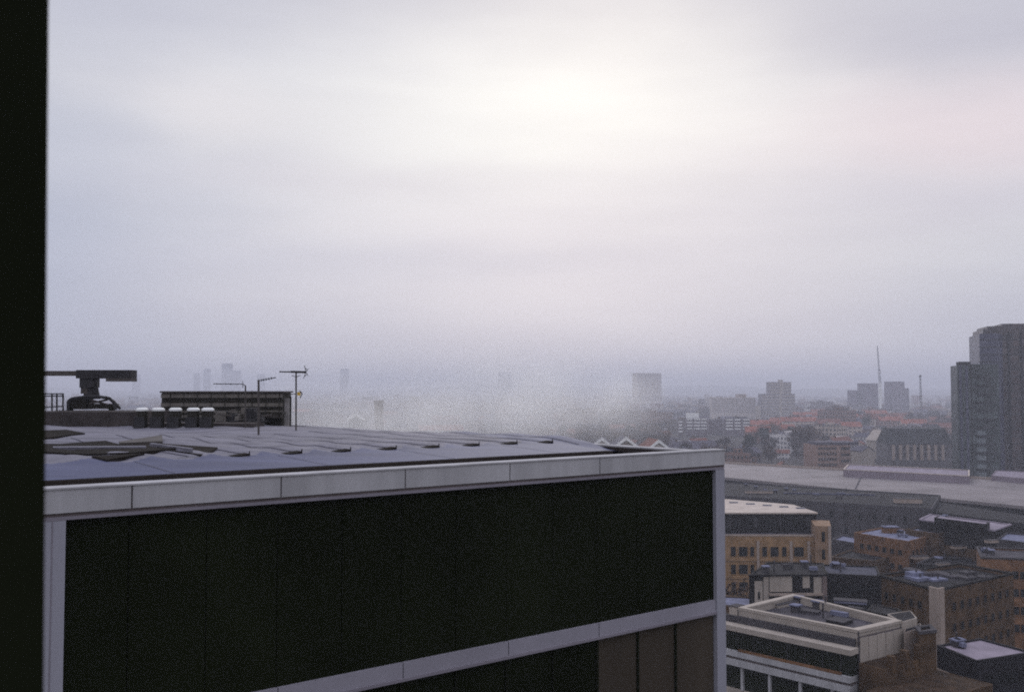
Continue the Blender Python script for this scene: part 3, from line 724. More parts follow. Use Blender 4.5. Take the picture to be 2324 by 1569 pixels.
# low pavilion with white panels
z = 19.0
q = Q(z, (1700, 1304), (1875, 1303), (1870, 1276), (1740, 1274))
t, q0 = block('panelled_pavilion', 'dark roofed pavilion with bright white wall panels', 'building', q, z, M_dark, M_droof, par=.15)
A, B, C_, D_ = q; Ln = (B - A).length; k_ = Ln / 175.0; O_ = (A.x, A.y, 0)
for (x0, x1, za, zb) in ((12, 30, 14.2, 18.2), (32, 44, 13.8, 18.8), (46, 97, 16.7, 18.85), (121, 137, 17.2, 18.85), (146, 164, 16.5, 18.7)):
    m = MB(); lbox(m, A, B, x0 * k_, x1 * k_, .0, .1, za, zb); m.build('wall_panel', M_cream, t, O_)
m = MB(); lbox(m, A, B, 165 * k_, 175 * k_, .0, .3, 10, 19.02); m.build('corner_pier', mat('brown_pier', (.16, .12, .11)), t, O_)
m = MB(); lbox(m, A, B, 44 * k_, 165 * k_, .0, .5, 16.2, 16.5); m.build('ledge', M_concr, t, O_)
m = MB(); lbox(m, A, B, 19 * k_, 24 * k_, .1, .12, 15.7, 16.7); m.build('window', M_pane, t, O_)
m = MB(); lbox(m, A, B, -2 * k_, 176 * k_, 0, .35, 18.9, 19.12); m.build('eaves', M_droof, t, O_)
q = Q(17.6, (1876, 1300), (2000, 1306), (1990, 1283), (1860, 1279))
t, q0 = block('dark_flat_building', 'plain dark flat roofed building right of the white panelled pavilion', 'building', q, 17.6, M_dark, mat('dusk_roof', (.06, .06, .08), var=.3, scale=.4), par=.2)
windows(t, q[0], q[1], 17.2, 2, 6, 1.0, 1.2, 2.8, fr=M_dark)
q = Q(15, (1640, 1372), (1725, 1376), (1722, 1354), (1640, 1350))
t, q0 = block('grey_shed', 'grey roofed shed squeezed behind the left end of the white office', 'building', q, 15, M_bbrick, M_blroof, par=.2)

# yellow brick building
z = 16.3
q = Q(z, (1560, 1213), (1852, 1214), (1846, 1190), (1560, 1188))
t, q0 = block('yellow_brick_building', 'yellow brick office with dark set back top floor and pale flat roof', 'building', q, z, M_ybrick, M_groof, par=.5, cop=M_concr)
A, B, C_, D_ = q; O_ = (A.x, A.y, 0); Ln = (B - A).length; k_ = Ln / (1852 - 1560)
def px2u(x): return (x - 1560) * k_
groups = [(1657, 1671), (1675, 1698), (1701, 1713), (1728, 1742), (1747, 1768), (1773, 1786), (1800, 1825), (1844, 1850)]
for zz in (12.05, 8.6, 5.2):
    for (a, b) in groups[:-1]:
        me = window_mesh((b - a) * k_, 2.1, fr=M_ybrick); place_window(me, t, A, B, px2u((a + b) / 2), zz)
    m = MB(); lbox(m, A, B, 0, Ln, 0, .18, zz - .75, zz - .35); m.build('string_course', M_ybrick, t, O_)
for x in (1717, 1792, 1832):
    m = MB(); lbox(m, A, B, px2u(x), px2u(x + 6), 0, .22, 3, 15.2); m.build('pilaster', M_concr, t, O_)
m = MB(); qq = Q(20.0, (1500, 1161), (1852, 1161), (1790, 1146), (1500, 1122)); m.prism(qq, 16.0, 19.7); m.build('top_storey', M_dark, t, O_)
m = MB(); qq = Q(20.0, (1498, 1162), (1856, 1162), (1800, 1144), (1498, 1119)); m.prism(qq, 19.72, 20.0); m.build('top_roof', M_proof, t, O_)
wq = Q(20.0, (1500, 1161), (1852, 1161))
for k in range(14):
    m = MB(); lbox(m, wq[0], wq[1], 12 + k * 1.35, 12 + k * 1.35 + (.9 if k % 3 else .3), .0, .05, 16.9, 19.0); m.build('window', M_tband if k % 4 == 1 else M_pane, t, O_)
q = Q(18.4, (1850, 1192), (1886, 1193), (1882, 1180), (1840, 1179))
m = MB(); m.prism(q, 0, 18.4); m.build('corner_tower', mat('tawny_brick', (.24, .155, .10), var=.25, scale=.6), t, O_)
m = MB(); lbox(m, q[0], q[1], (q[1] - q[0]).length - .55, (q[1] - q[0]).length, .0, .12, 2, 18.45); m.build('corner_quoin', M_concr, t, O_)
for zz in (15.2, 11.8, 8.4): place_window(window_mesh(.9, 2.2, fr=M_ybrick), t, q[0], q[1], 1.5, zz)
for k in range(5):
    p = atz(1665 + k * 38, 1140 + k * 3.2, 20.02); o = thing('rooflight', 'small grey rooflight on the pale yellow brick office roof', 'rooflight', (p.x, p.y, 20.02), 'rooflights on the pale roof')
    m = MB(); m.box(-.9, .9, -.35, .35, 0, .18); b_ = m.build('curb', M_blroof); b_.parent = o
    m = MB(); m.box(-.8, .8, -.3, .3, .18, .24); b_ = m.build('glass', M_pane); b_.parent = o

# flat roofed buildings mid right
def brickflat(label, z, pts, wm, rm, cop=None, par=.35, win=None):
    q = Q(z, *pts); t, q0 = block('flat_roofed_building', label, 'building', q, z, wm, rm, par=par, cop=cop)
    if win:
        windows(t, q[0], q[1], z - .4, *win, fr=wm)
        windows(t, q[1], q[2], z - .4, *win, fr=wm)
    return t, q
brickflat('orange brick building with a broad blue grey roof and a brown hut on it', 13, [(1938, 1207), (2062, 1227), (2124, 1211), (2010, 1194)], M_obrick, M_blroof, win=(3, 6, 1.3, 1.4, 3.1, 1.2, 1.6))
p = atz(2024, 1209, 12.7); o = thing('roof_hut', 'small orange brown hut standing on the blue grey roof', 'hut', (p.x, p.y, 12.65))
m = MB(); m.box(-1.6, 1.6, 0, 2, 0, 1.3); b_ = m.build('wall', M_obrick); b_.parent = o
m = MB(); m.box(-1.75, 1.75, -.15, 2.15, 1.3, 1.5); b_ = m.build('roof', M_blroof); b_.parent = o
brickflat('small building with a pale blue roof beside the orange brick one', 14, [(2054, 1199), (2130, 1210), (2172, 1202), (2100, 1192)], M_bbrick, M_blroof)
brickflat('long low building under a pale lilac roof, dark below the eaves', 16, [(2086, 1178), (2256, 1203), (2296, 1189), (2112, 1166)], M_dark, M_lilac, cop=M_lilac, par=.1)
q = Q(17.6, (2120, 1169), (2240, 1184), (2246, 1180), (2130, 1165)); t, _ = block('roof_lantern', 'thin raised rooflight strip along the lilac roof', 'rooflight', q, 17.2, M_dark, M_lilac, z0=15.92, par=.05)
brickflat('orange brown brick building at the right edge with a dark roof', 16, [(2226, 1264), (2345, 1268), (2335, 1245), (2216, 1240)], M_obrick, M_groof, cop=M_gwall, win=(4, 5, 1.3, 1.6, 3.0, 1.0, 1.6))
brickflat('low dark building with a thin pale eaves line, middle right', 9.5, [(2080, 1277), (2225, 1291), (2225, 1268), (2120, 1262)], M_dark, M_droof, cop=M_gwall)
brickflat('dark brown building with a small pale roof light', 9.0, [(1885, 1262), (1985, 1272), (2040, 1256), (1930, 1246)], M_bbrick, M_droof)
brickflat('low brown building behind the lilac roofed one, flat and dark', 11.5, [(2120, 1232), (2215, 1247), (2290, 1235), (2190, 1222)], M_bbrick, M_groof, win=(2, 7, 1.1, 1.2, 3.1, 1.0, 1.3))
brickflat('grey corner building cut by the right edge, above the orange one', 15, [(2262, 1222), (2345, 1232), (2345, 1212), (2285, 1206)], M_gwall, M_blroof)
brickflat('small grey shed with a lilac roof behind the corner tower', 10, [(1888, 1222), (1945, 1232), (1972, 1222), (1912, 1212)], M_gwall, M_blroof)
for i, (x, y, zz, s_) in enumerate(((2030, 1252, 9.2, 1.6), (2086, 1266, 9.7, 1.8), (2176, 1243, 11.8, 1.5), (2250, 1230, 15.2, 1.2), (1960, 1250, 9.2, 1.1), (2140, 1282, 9.7, 1.3))):
    roofbox(['pale skylight near the dark brown roof edge', 'white box vent on the low dark roof', 'long pale duct on the low brown roof', 'grey vent on the corner building roof', 'small white vent near the brick hut', 'pale vent on the dark roof with the pale eaves'][i], x, y, zz - .3, s_ * 2, s_, .5, M_concr, .3)
def clutter(where, z, pts, seed, n):
    rr = random.Random(seed); a = [atz(x, y, z) for x, y in pts]; ang = math.atan2((a[1] - a[0]).y, (a[1] - a[0]).x)
    for k in range(n):
        u, v = .08 + .84 * ((k * 5 % n) + rr.random()) / n, rr.uniform(.1, .9)
        p = a[0] + (a[1] - a[0]) * u + (a[3] - a[0]) * v
        kd = k % 3; nm = ('roof_vent', 'duct_box', 'flue_pipe')[kd]
        o = thing(nm, '%s on the %s' % (('small grey roof vent', 'low metal duct box', 'thin upright flue pipe')[kd], where), ('vent', 'duct', 'flue')[kd], (p.x, p.y, z), 'roof clutter on the ' + where); o.rotation_euler = (0, 0, ang)
        if kd == 0:
            m = MB(); m.box(-.4, .4, -.4, .4, 0, .7); b_ = m.build('curb', M_gwall); b_.parent = o
            m = MB(); m.box(-.55, .55, -.55, .55, .7, .85); b_ = m.build('cowl', M_blroof); b_.parent = o
        elif kd == 1:
            L_ = rr.uniform(.5, 1.4); m = MB(); m.box(-L_, L_, -.3, .3, .2, .65); b_ = m.build('duct', M_blroof if k % 2 else M_gwall); b_.parent = o
            for x in (-L_ * .7, L_ * .7):
                m = MB(); m.box(x - .08, x + .08, -.3, .3, 0, .198); b_ = m.build('foot', M_dark); b_.parent = o
        else:
            m = MB(); m.bar((0, 0, 0), (0, 0, 1.5), .1, 8); b_ = m.build('pipe', M_gwall); b_.parent = o
            m = MB(); m.bar((0, 0, 1.5), (0, 0, 1.62), .19, 8, .05); b_ = m.build('cap', M_gwall); b_.parent = o
clutter('white office roof', 20.26, [(1740, 1382), (1930, 1416), (1990, 1402), (1810, 1360)], 1, 7)
clutter('blue grey roof of the orange brick building', 12.66, [(1960, 1208), (2062, 1222), (2104, 1211), (2012, 1199)], 2, 6)
clutter('dark roof of the right edge brick building', 15.66, [(2232, 1261), (2330, 1264), (2325, 1250), (2224, 1246)], 3, 5)
clutter('dark roof of the white panelled pavilion', 18.86, [(1715, 1300), (1865, 1300), (1862, 1281), (1745, 1279)], 4, 6)
clutter('dark roof right of the pavilion', 17.41, [(1885, 1298), (1985, 1302), (1980, 1287), (1880, 1284)], 5, 5)
clutter('long lilac flat roof', 15.91, [(2105, 1177), (2245, 1197), (2270, 1189), (2120, 1170)], 6, 5)
clutter('bottom right lilac roof', 16.31, [(2150, 1464), (2216, 1488), (2300, 1474), (2230, 1454)], 7, 5)
clutter('long dark roof before the station', 13.71, [(1660, 1115), (2080, 1146), (2090, 1130), (1660, 1098)], 8, 14)
clutter('low dark roof with the pale eaves', 9.16, [(2100, 1276), (2215, 1287), (2215, 1272), (2130, 1266)], 9, 5)
# long grey building, dark roof
q = Q(14, (1560, 1118), (2115, 1153), (2135, 1122), (1560, 1088))
t, q0 = block('long_grey_building', 'long grey walled building with a dark roof before the pale station roof', 'building', q, 14, M_gwall, M_droof, par=.3)
A, B = q[0], q[1]; Ln = (B - A).length
windows(t, A + (B - A) * .3, B, 12.5, 2, 12, 1.2, 1.8, 4.0, fr=M_gwall)
p1, p2 = atz(1750, 1112, 14.1), atz(1860, 1120, 14.1)
roofbox('white skylight box on the long dark roof', 1722, 1118, 13.8, 8, 2, .7, M_concr, -.1)
roofbox('blue strip rooflight on the long dark roof', 1880, 1120, 13.8, 26, 2.2, .3, M_blroof, -.2, 'rooflight', 'rooflight')
roofbox('second pale box on the long dark roof, further right', 2060, 1140, 13.8, 7, 3, 1.2, M_concr, -.2)
q = Q(13, (2115, 1160), (2345, 1190), (2345, 1168), (2130, 1135))
t, q0 = block('dark_depot', 'dark depot under the right end of the station roof', 'building', q, 13, M_dark, M_droof, par=.3)

# pale station roof
z = 10
q = Q(z, (1480, 1065), (2350, 1148), (2350, 1094), (1480, 1041))
t = thing('station_roof', 'long pale lilac station canopy roof crossing the right side', 'building', (q[0].x, q[0].y, 0)); O_ = (q[0].x, q[0].y, 0)
A, B, C_, D_ = q
m = MB(); m.prism(q, 0, z - 1.0); m.build('wall', M_dark, t, O_)  # shadow on this wall is put into its dark colour
e = (B - A).normalized()
q2 = [A - Vector((-e.y, e.x)) * 2.0, B - Vector((-e.y, e.x)) * 2.0, C_, D_]
m = MB(); m.prism(q2, z - .98, z); m.build('roof', mat('station_lilac', (.195, .170, .172), var=.3, scale=.06, detail=9, rough=.7), t, O_)
Ln = (B - A).length
for u in (.62,):
    p = A + (B - A) * u; pd = D_ + (C_ - D_) * u
    m = MB(); m.prism([p, p + e * .5, pd + e * .5, pd], z + .003, z + .25); m.build('expansion_rib', M_groof, t, O_)
m = MB(); m.prism([D_, C_, C_ + Vector((0, 1)), D_ + Vector((0, 1))], z + .0, z + .9); m.build('far_parapet', M_concr, t, O_)
# raised part behind
q = [atz(1914, 1064, 13), atz(2200, 1079, 13), atz(2200, 1066, 13), atz(1925, 1053, 13)]
t, q0 = block('station_hall', 'raised pale hall behind the long station roof with a cream edge', 'building', q, 13, mat('lilac_wall', (.21, .17, .20), var=.15, scale=.1), M_lilac, par=.3, cop=M_proof)
roofbox('long blue skylight on the station roof near the tower', 2120, 1089, 10, 24, 3, .5, M_blroof, -.25, 'rooflight', 'rooflight')
q = [atz(2250, 1078, 12), atz(2345, 1086, 12), atz(2345, 1070, 12), atz(2260, 1066, 12)]
t, q0 = block('station_hall', 'small raised lilac hall right of the glass towers foot', 'building', q, 12, MATS['lilac_wall'], M_lilac, par=.3)

# ------------------------------------------------------------------ glass towers on the right
TY = 480.0
def wx(px, Y): return (px - CX) / FPX * Y
def wz(py, Y): return CAMZ - (py - HOR) / FPX * Y
t = thing('glass_tower', 'taller dark glass tower with a rounded stepped top, cut by the right edge', 'tower', (wx(2270, TY), TY + 20, 0)); O_ = (wx(2270, TY), TY + 20, 0)
xl, xr = wx(2224, TY), wx(2345, TY + 6)
def rounded(x0, x1, y0, y1, bul, n=10):
    pts = [(x0 + (x1 - x0) * i / n, y0 - bul * math.sin(math.pi * i / n)) for i in range(n + 1)]
    return pts + [(x1 * y1 / y0, y1), (x0 * y1 / y0 * .978 if y1 - y0 > 5 else x0, y1)]
zt = wz(757, TY)
xm = wx(2276, TY)
m = MB(); m.prism(rounded(xl, xm, TY, TY + 30, 3), 0, zt); m.build('glass_wall', M_tbl, t, O_)
m = MB(); m.prism(rounded(xm, xr, TY + 1, TY + 30, 1), 0, zt + 1.2); m.build('brown_wall', M_tbr, t, O_)
m = MB(); m.prism(rounded(wx(2236, TY), xr, TY + 1.5, TY + 28, 2.0), zt - .5, wz(746, TY)); m.prism(rounded(wx(2248, TY), xr, TY + 2.5, TY + 26, 2.0), wz(746, TY), wz(739, TY)); m.prism(rounded(wx(2284, TY), xr, TY + 3.5, TY + 26, 1.5), wz(739, TY), wz(733, TY)); m.build('penthouse', M_tbr, t, O_)
k = 0; zz = 4.0
while zz < zt - 1:
    m = MB(); pts = rounded(xl - .1, xm, TY - .25, TY + .6, 3); m.prism(pts, zz, zz + .35); m.build('floor_band', M_tband, t, O_)
    m = MB(); m.prism(rounded(xm, xr, TY + .75, TY + 1.4, 1), zz + .1, zz + .55); m.build('floor_band', M_tband, t, O_)
    zz += 3.6
for i in range(3):
    u = (i + .5) / 3; x = xm + (xr - xm) * u; m = MB(); m.box(x - .4, x + .4, TY - .6, TY + .4, 0, zt + 1); m.build('fin', M_dark, t, O_)
T2 = 468.0
t = thing('glass_tower', 'shorter green glass tower with pale bay windows up one corner', 'tower', (wx(2210, T2), T2 + 8, 0)); O_ = (wx(2210, T2), T2 + 8, 0)
x0, x1, x2 = wx(2157, T2), wx(2203, T2), wx(2256, T2); z2 = wz(829, T2)
m = MB(); m.prism([(wx(2172, T2), T2), (x1, T2 - 3), (x1, T2 + 11), (wx(2157, T2 + 11), T2 + 11)], 0, z2); m.build('glass_wall', M_tgl, t, O_)
m = MB(); m.prism([(x1, T2 - 3), (x2, T2 - 4.5), (x2 + 1, T2 + 11), (x1, T2 + 11)], 0, wz(826, T2)); m.build('glass_wall', M_tgl, t, O_)
m = MB(); m.prism([(wx(2180, T2), T2 + 1), (x1, T2), (x1, T2 + 9), (wx(2170, T2 + 9), T2 + 9)], z2, wz(820, T2)); m.build('penthouse', M_dark, t, O_)
zz = 3.5
while zz < z2 - 2:
    m = MB(); m.prism(rounded(x1 + .2, x2, T2 - 3.3, T2 - 2.6, 2), zz, zz + .4); m.build('floor_band', M_tband, t, O_)
    m = MB(); xx = wx(2205, T2); m.prism([(xx, T2 - 5.0), (xx + 3.4, T2 - 5.8), (xx + 3.4, T2 - 4.2), (xx, T2 - 2.6)], zz + .5, zz + 2.6); b_ = m.build('bay_window', M_twin if int(zz) % 2 else M_tgl, t, O_)
    m = MB(); m.prism([(xx - .1, T2 - 5.3), (xx + 3.5, T2 - 6.1), (xx + 3.5, T2 - 4.2), (xx - .1, T2 - 2.6)], zz + .1, zz + .5); m.build('balcony_slab', M_dark, t, O_)
    zz += 3.9
for k in (1, 4, 6):
    x = wx(2172, T2) + (x1 - wx(2172, T2)) * (k + .5) / 8; yy = T2 - 3 * (k + .5) / 8; m = MB(); m.box(x - (.5 if k % 3 == 1 else .18), x + (.5 if k % 3 == 1 else .18), yy - .35, yy + .1, 0, z2); m.build('fin', M_tbl if k % 3 == 1 else M_dark, t, O_)

# ------------------------------------------------------------------ mid distance landmarks
def fblock(name, label, cat, px0, px1, pyt, Y, dep, wm, rm, rot=0, z0=0, group=None):
    x0, x1 = wx(px0, Y + dep if px0 > CX and wx(px1, Y) - wx(px0, Y + dep) > 3 else Y), wx(px1, Y); c0 = Vector(((x0 + x1) / 2, Y + dep / 2)); hw = (x1 - x0) / 2
    qq = []
    for (a, b) in ((-hw, -dep / 2), (hw, -dep / 2), (hw, dep / 2), (-hw, dep / 2)):
        qq.append(c0 + Vector((a * math.cos(rot) - b * math.sin(rot), a * math.sin(rot) + b * math.cos(rot))))
    z1 = wz(pyt, Y)
    t, q0 = block(name, label, cat, qq, z1, wm, rm, par=.6, z0=z0, group=group)
    return t, qq, z1
def bands(t, A, B, z1, n, gap, h, mt, out_=.5, name='balcony_band', u0=0, u1=None):
    Ln = (B - A).length
    for k in range(n):
        m = MB(); lbox(m, A, B, u0, u1 or Ln, 0, out_, z1 - (k + 1) * gap, z1 - (k + 1) * gap + h); m.build(name, mt, t, (A.x, A.y, 0))
# brick block with windows
t, q, z1 = fblock('brick_flats', 'square red brown block of flats with rows of dark windows', 'building', 1822, 1926, 1009, 560, 22, mat('rose_brick', (.27, .17, .135), var=.2, scale=.3), M_slate, .03)
windows(t, q[0], q[0] + (q[1] - q[0]) * .66, z1, 4, 7, 1.4, 1.7, 3.1, fr=MATS['rose_brick']); windows(t, q[0] + (q[1] - q[0]) * .7, q[1], z1, 3, 2, 3.2, 1.8, 3.5, fr=MATS['rose_brick'])
m = MB(); lbox(m, q[0], q[1], 1, 25, -18, -2, z1, z1 + 1.6); m.build('roof_storey', M_slate, t, (q[0].x, q[0].y, 0))
bands(t, q[0], q[1], z1, 3, 3.4, .25, M_concr, .2, 'string_course')
# mansard block
t, q, z1 = fblock('mansard_block', 'big dark mansard roofed block with tall pale bays', 'building', 1985, 2160, 1006, 600, 20, mat('dusky_wall', (.13, .12, .125), var=.2, scale=.2), M_droof, -.05)
A, B = q[0], q[1]; Ln = (B - A).length; e = (B - A).normalized(); n_ = Vector((-e.y, e.x)); O_ = (A.x, A.y, 0)
m = MB()
zr = wz(972, 600)
qb = [A - n_ * .6, B - n_ * .6, q[2] + n_ * .6, q[3] + n_ * .6]; qt = [A + e * 3 + n_ * 4, B - e * 3 + n_ * 4, q[2] - e * 3 - n_ * 4, q[3] + e * 3 - n_ * 4]
for i in range(4): m.face([V3(qb[i], z1 + .02), V3(qb[(i + 1) % 4], z1 + .02), V3(qt[(i + 1) % 4], zr), V3(qt[i], zr)])
m.face([V3(p, zr) for p in qt]); m.build('mansard_roof', mat('mansard', (.035, .037, .038), var=.4, scale=.2), t, O_)
for k in range(8):
    u = 3 + k * (Ln - 6) / 8
    m = MB(); lbox(m, A, B, u, u + 1.6, 0, 1.1, 2, z1 - .5); m.build('bay', M_concr, t, O_)
    place_window(window_mesh(1.5, 2.4), t, A, B, u + 3.1, z1 - 4.0); place_window(window_mesh(1.5, 2.4), t, A, B, u + 3.1, z1 - 7.6)
    if k % 2: 
        m = MB(); lbox(m, A, B, u + 2.2, u + 4.0, -2.4, -.4, z1, z1 + 2.3); m.build('dormer', M_slate, t, O_)
# white gabled hall
def gable(name, label, cat, cx, cy, hw, ln, eave, ridge, rot, wm, rm, group=None, front=None, z0=0, chim=False):
    t = thing(name, label, cat, (cx, cy, z0), group); t.rotation_euler = (0, 0, rot)
    m = MB(); a = [(-hw, -ln / 2), (hw, -ln / 2), (hw, ln / 2), (-hw, ln / 2)]
    m.face([(-hw, -ln / 2, 0), (hw, -ln / 2, 0), (hw, -ln / 2, eave), (0, -ln / 2, ridge - .1), (-hw, -ln / 2, eave)])
    m.face([(hw, ln / 2, 0), (-hw, ln / 2, 0), (-hw, ln / 2, eave), (0, ln / 2, ridge - .1), (hw, ln / 2, eave)])
    m.face([(hw, -ln / 2, 0), (hw, ln / 2, 0), (hw, ln / 2, eave), (hw, -ln / 2, eave)]); m.face([(-hw, ln / 2, 0), (-hw, -ln / 2, 0), (-hw, -ln / 2, eave), (-hw, ln / 2, eave)])
    o = m.build('wall', wm); o.parent = t
    m = MB(); ov = .4; zz = eave - ov * (ridge - eave) / hw
    for sx in (-1, 1):
        p = [(sx * (hw + ov), -ln / 2 - ov, zz), (sx * (hw + ov), ln / 2 + ov, zz), (0, ln / 2 + ov, ridge), (0, -ln / 2 - ov, ridge)]
        m.face(p if sx > 0 else p[::-1]); m.face([(x, y, z - .25) for x, y, z in (p[::-1] if sx > 0 else p)])
        for i in range(4): m.face([p[i], (p[i][0], p[i][1], p[i][2] - .25), (p[(i + 1) % 4][0], p[(i + 1) % 4][1], p[(i + 1) % 4][2] - .25), p[(i + 1) % 4]])
    o = m.build('roof', rm); o.parent = t
    if chim:
        m = MB(); m.box(-.5, .5, ln * .22, ln * .22 + 1.2, ridge - .8, ridge + 1.4); o2 = m.build('chimney', M_bbrick); o2.parent = o
    if front:
        for sx in (-1, 1):
            m = MB(); y = -ln / 2 - ov - .05
            m.face([(0, y, ridge + .1), (sx * (hw + ov), y, zz), (sx * (hw + ov), y, zz - 1.0), (0, y, ridge - 1.2)]); m.face([(0, y - .15, ridge - 1.2), (sx * (hw + ov), y - .15, zz - 1.0), (sx * (hw + ov), y - .15, zz), (0, y - .15, ridge + .1)])
            m.face([(0, y - .15, ridge + .1), (sx * (hw + ov), y - .15, zz), (sx * (hw + ov), y, zz), (0, y, ridge + .1)]); m.face([(0, y - .15, ridge - 1.2), (0, y, ridge - 1.2), (sx * (hw + ov), y, zz - 1), (sx * (hw + ov), y - .15, zz - 1)])
            o = m.build('barge_board', front); o.parent = t
    return t
gable('gabled_hall', 'pale gabled hall standing above the mansard block, cream', 'building', wx(2000, 640), 640, 7, 14, wz(996, 640), wz(975, 640), .5, M_cream, M_cream)
gable('gabled_hall', 'small pale gabled wing left of the mansard block', 'building', wx(1955, 590), 590, 4, 12, wz(1020, 590), wz(1010, 590), .2, M_cream, M_slate)
for i, (px, py, hw, Y) in enumerate(((1289, 996, 3.5, 420), (1366, 990, 3.2, 440), (1415, 988, 6, 400), (1482, 994, 3.8, 390), (1128, 985, 2.6, 520))):
    z = wz(py, Y)
    gable('gabled_house', ['small house gable peeping over the roof edge, farthest left of the white edged ones', 'bright white gable just past the roof edge', 'broad gable with a white edged roof past the roof edge', 'plain pale gable nearest the roof corner', 'tiny white gable half lost in the steam'][i], 'house', wx(px, Y), Y, hw, 16, z - hw * .75, z, .1 * (i - 2), M_cream if i in (1, 3, 4) else M_bbrick, M_redb if i in (3,) else M_slate, 'white gabled houses past the roof edge', front=M_bright)
# things half hidden in the steam
gable('gabled_house', 'pale arched gable half hidden in steam beyond the aerials', 'house', wx(815, 330), 330, 2.6, 10, wz(945, 330), wz(935, 330), 0, M_gwall, M_slate, front=M_bright)
t, q, z1 = fblock('chimney_stack', 'square dark brick stack standing in the steam', 'chimney', 850, 868, 910, 340, 3, M_bbrick, M_dark)
m = MB(); lbox(m, q[0], q[1], -.2, 3, -3.2, .2, z1 - .4, z1 + .3); m.build('cap', M_bbrick, t, (q[0].x, q[0].y, 0))
# striped flats
def striped(label, px0, px1, pyt, pyb, Y, dep, rot, seg, topbox=None):
    t, q, z1 = fblock('striped_flats', label, 'building', px0, px1, pyt, Y, dep, mat('purple_brick', (.12, .095, .11), var=.2, scale=.2), M_slate, rot)
    A, B = q[0], q[1]; Ln = (B - A).length
    for a, b in seg:
        for k in range(4):
            m = MB(); lbox(m, A, B, a * Ln, b * Ln, 0, .7, z1 - 1.6 - k * 3.0, z1 - .4 - k * 3.0); m.build('balcony', M_bright, t, (A.x, A.y, 0))
    if topbox:
        m = MB(); lbox(m, A, B, topbox[0] * Ln, topbox[1] * Ln, -6, -1, z1, z1 + topbox[2]); m.build('tank_room', M_bright, t, (A.x, A.y, 0))
    return t
striped('dark flats striped with white balconies, white tank room on top', 1553, 1606, 948, 985, 950, 14, -.1, [(.02, .28), (.36, .66), (.7, .95)], (0, .6, 4.6))
striped('narrow end block of white balconies left of the striped flats', 1535, 1550, 954, 985, 940, 12, -.1, [(.1, .85)])
striped('second dark flats with white balconies in three columns', 1640, 1702, 949, 985, 960, 14, -.1, [(.02, .3), (.38, .62), (.72, .98)])
fblock('brick_flats', 'dark brick block between the two striped flats', 'building', 1604, 1641, 952, 990, 14, mat('purple_brick', (.12, .095, .11)), M_slate, -.1)
# beige slab and stepped block
t, q, z1 = fblock('slab_block', 'long beige slab block with faint rows of windows', 'building', 1610, 1714, 901, 1480, 16, mat('beige_render', (.50, .44, .40), var=.1, scale=.1), M_concr, 0)
bands(t, q[0], q[1], z1, 7, 3.2, 1.1, mat('window_strip', (.20, .18, .19), var=.2), .2, 'window_strip')
m = MB(); lbox(m, q[0], q[1], 38, 52, -12, -2, z1, z1 + 5); m.build('tank_room', M_concr, t, (q[0].x, q[0].y, 0))
t, q, z1 = fblock('stepped_block', 'beige stepped block with white floor bands and a taller middle', 'building', 1720, 1803, 893, 1440, 18, MATS['window_strip'], M_concr, .05)
A, B = q[0], q[1]
bands(t, A, B, z1, 8, 4.4, 1.7, M_cream, .4, 'floor_band'); m = MB(); Ln = (B - A).length; lbox(m, A, B, Ln * .52, Ln * .60, 0, .9, 0, z1); m.build('stair_shaft', M_cream, t, (A.x, A.y, 0))
m = MB(); lbox(m, A, B, Ln * .24, Ln * .90, -16, -1, z1, wz(866, 1440)); m.build('upper_storeys', MATS['window_strip'], t, (A.x, A.y, 0))
for k in range(4):
    m = MB(); lbox(m, A, B, Ln * .24, Ln * .90, -1, -.6, z1 + .6 + k * 4.3, z1 + 2.6 + k * 4.3); m.build('floor_band', M_cream, t, (A.x, A.y, 0))
m = MB(); lbox(m, A, B, Ln * .55, Ln * .65, -10, -.5, z1, wz(861, 1440)); m.build('lift_shaft', M_cream, t, (A.x, A.y, 0))
fblock('pale_block', 'low pale block in front of the beige slab and stepped block', 'building', 1712, 1726, 920, 1430, 14, M_cream, M_concr)
# hazy tower
t, q, z1 = fblock('hazy_tower', 'pale tall tower block fading into the haze', 'tower', 1436, 1500, 846, 2300, 26, MATS['beige_render'], M_concr, .35)
bands(t, q[0], q[1], z1, 18, 3.6, 1.4, MATS['window_strip'], .2, 'window_strip')
# twin dark towers with white mast and crane
t, q, z1 = fblock('dark_tower_block', 'left of two dark blocks flanking the white mast', 'tower', 1945, 1992, 869, 1750, 30, wallmat('tower_purple', (.16, .13, .17), (.05, .05, .07), 7, 4), M_proof, 0)
fblock('dark_tower_block', 'right of two dark blocks flanking the white mast', 'tower', 2006, 2052, 865, 1780, 30, MATS['tower_purple'], M_slate, 0)
fblock('dark_tower_block', 'lower dark wing falling away right of the two dark blocks', 'tower', 2050, 2062, 880, 1800, 30, MATS['tower_purple'], M_slate, 0)
fblock('dark_tower_block', 'low broad dark block left of the two dark blocks', 'tower', 1922, 1946, 885, 1760, 30, MATS['tower_purple'], M_slate, 0)
Y = 1720
t = thing('tower_crane', 'slender lattice crane mast above a white lift shaft', 'crane', (wx(1997, Y), Y, 0)); O_ = (wx(1997, Y), Y, 0)
m = MB(); x = wx(1997.5, Y); m.box(x - 2.2, x + 2.2, Y, Y + 4, 0, wz(868, Y)); m.build('lift_shaft', M_bright, t, O_)
def lattice(m, a, b, w0, w1, n, r):
    a = Vector(a); b = Vector(b); pr_ = None
    for i in range(n + 1):
        u = i / n; c_ = a.lerp(b, u); w_ = w0 + (w1 - w0) * u
        sq = [c_ + Vector((sx * w_, sy * w_, 0)) for sx, sy in ((-1, -1), (1, -1), (1, 1), (-1, 1))]
        if pr_:
            for j in range(4): m.bar(pr_[j], sq[j], r, 4); m.bar(pr_[j], sq[(j + 1) % 4], r * .7, 4)
        pr_ = sq
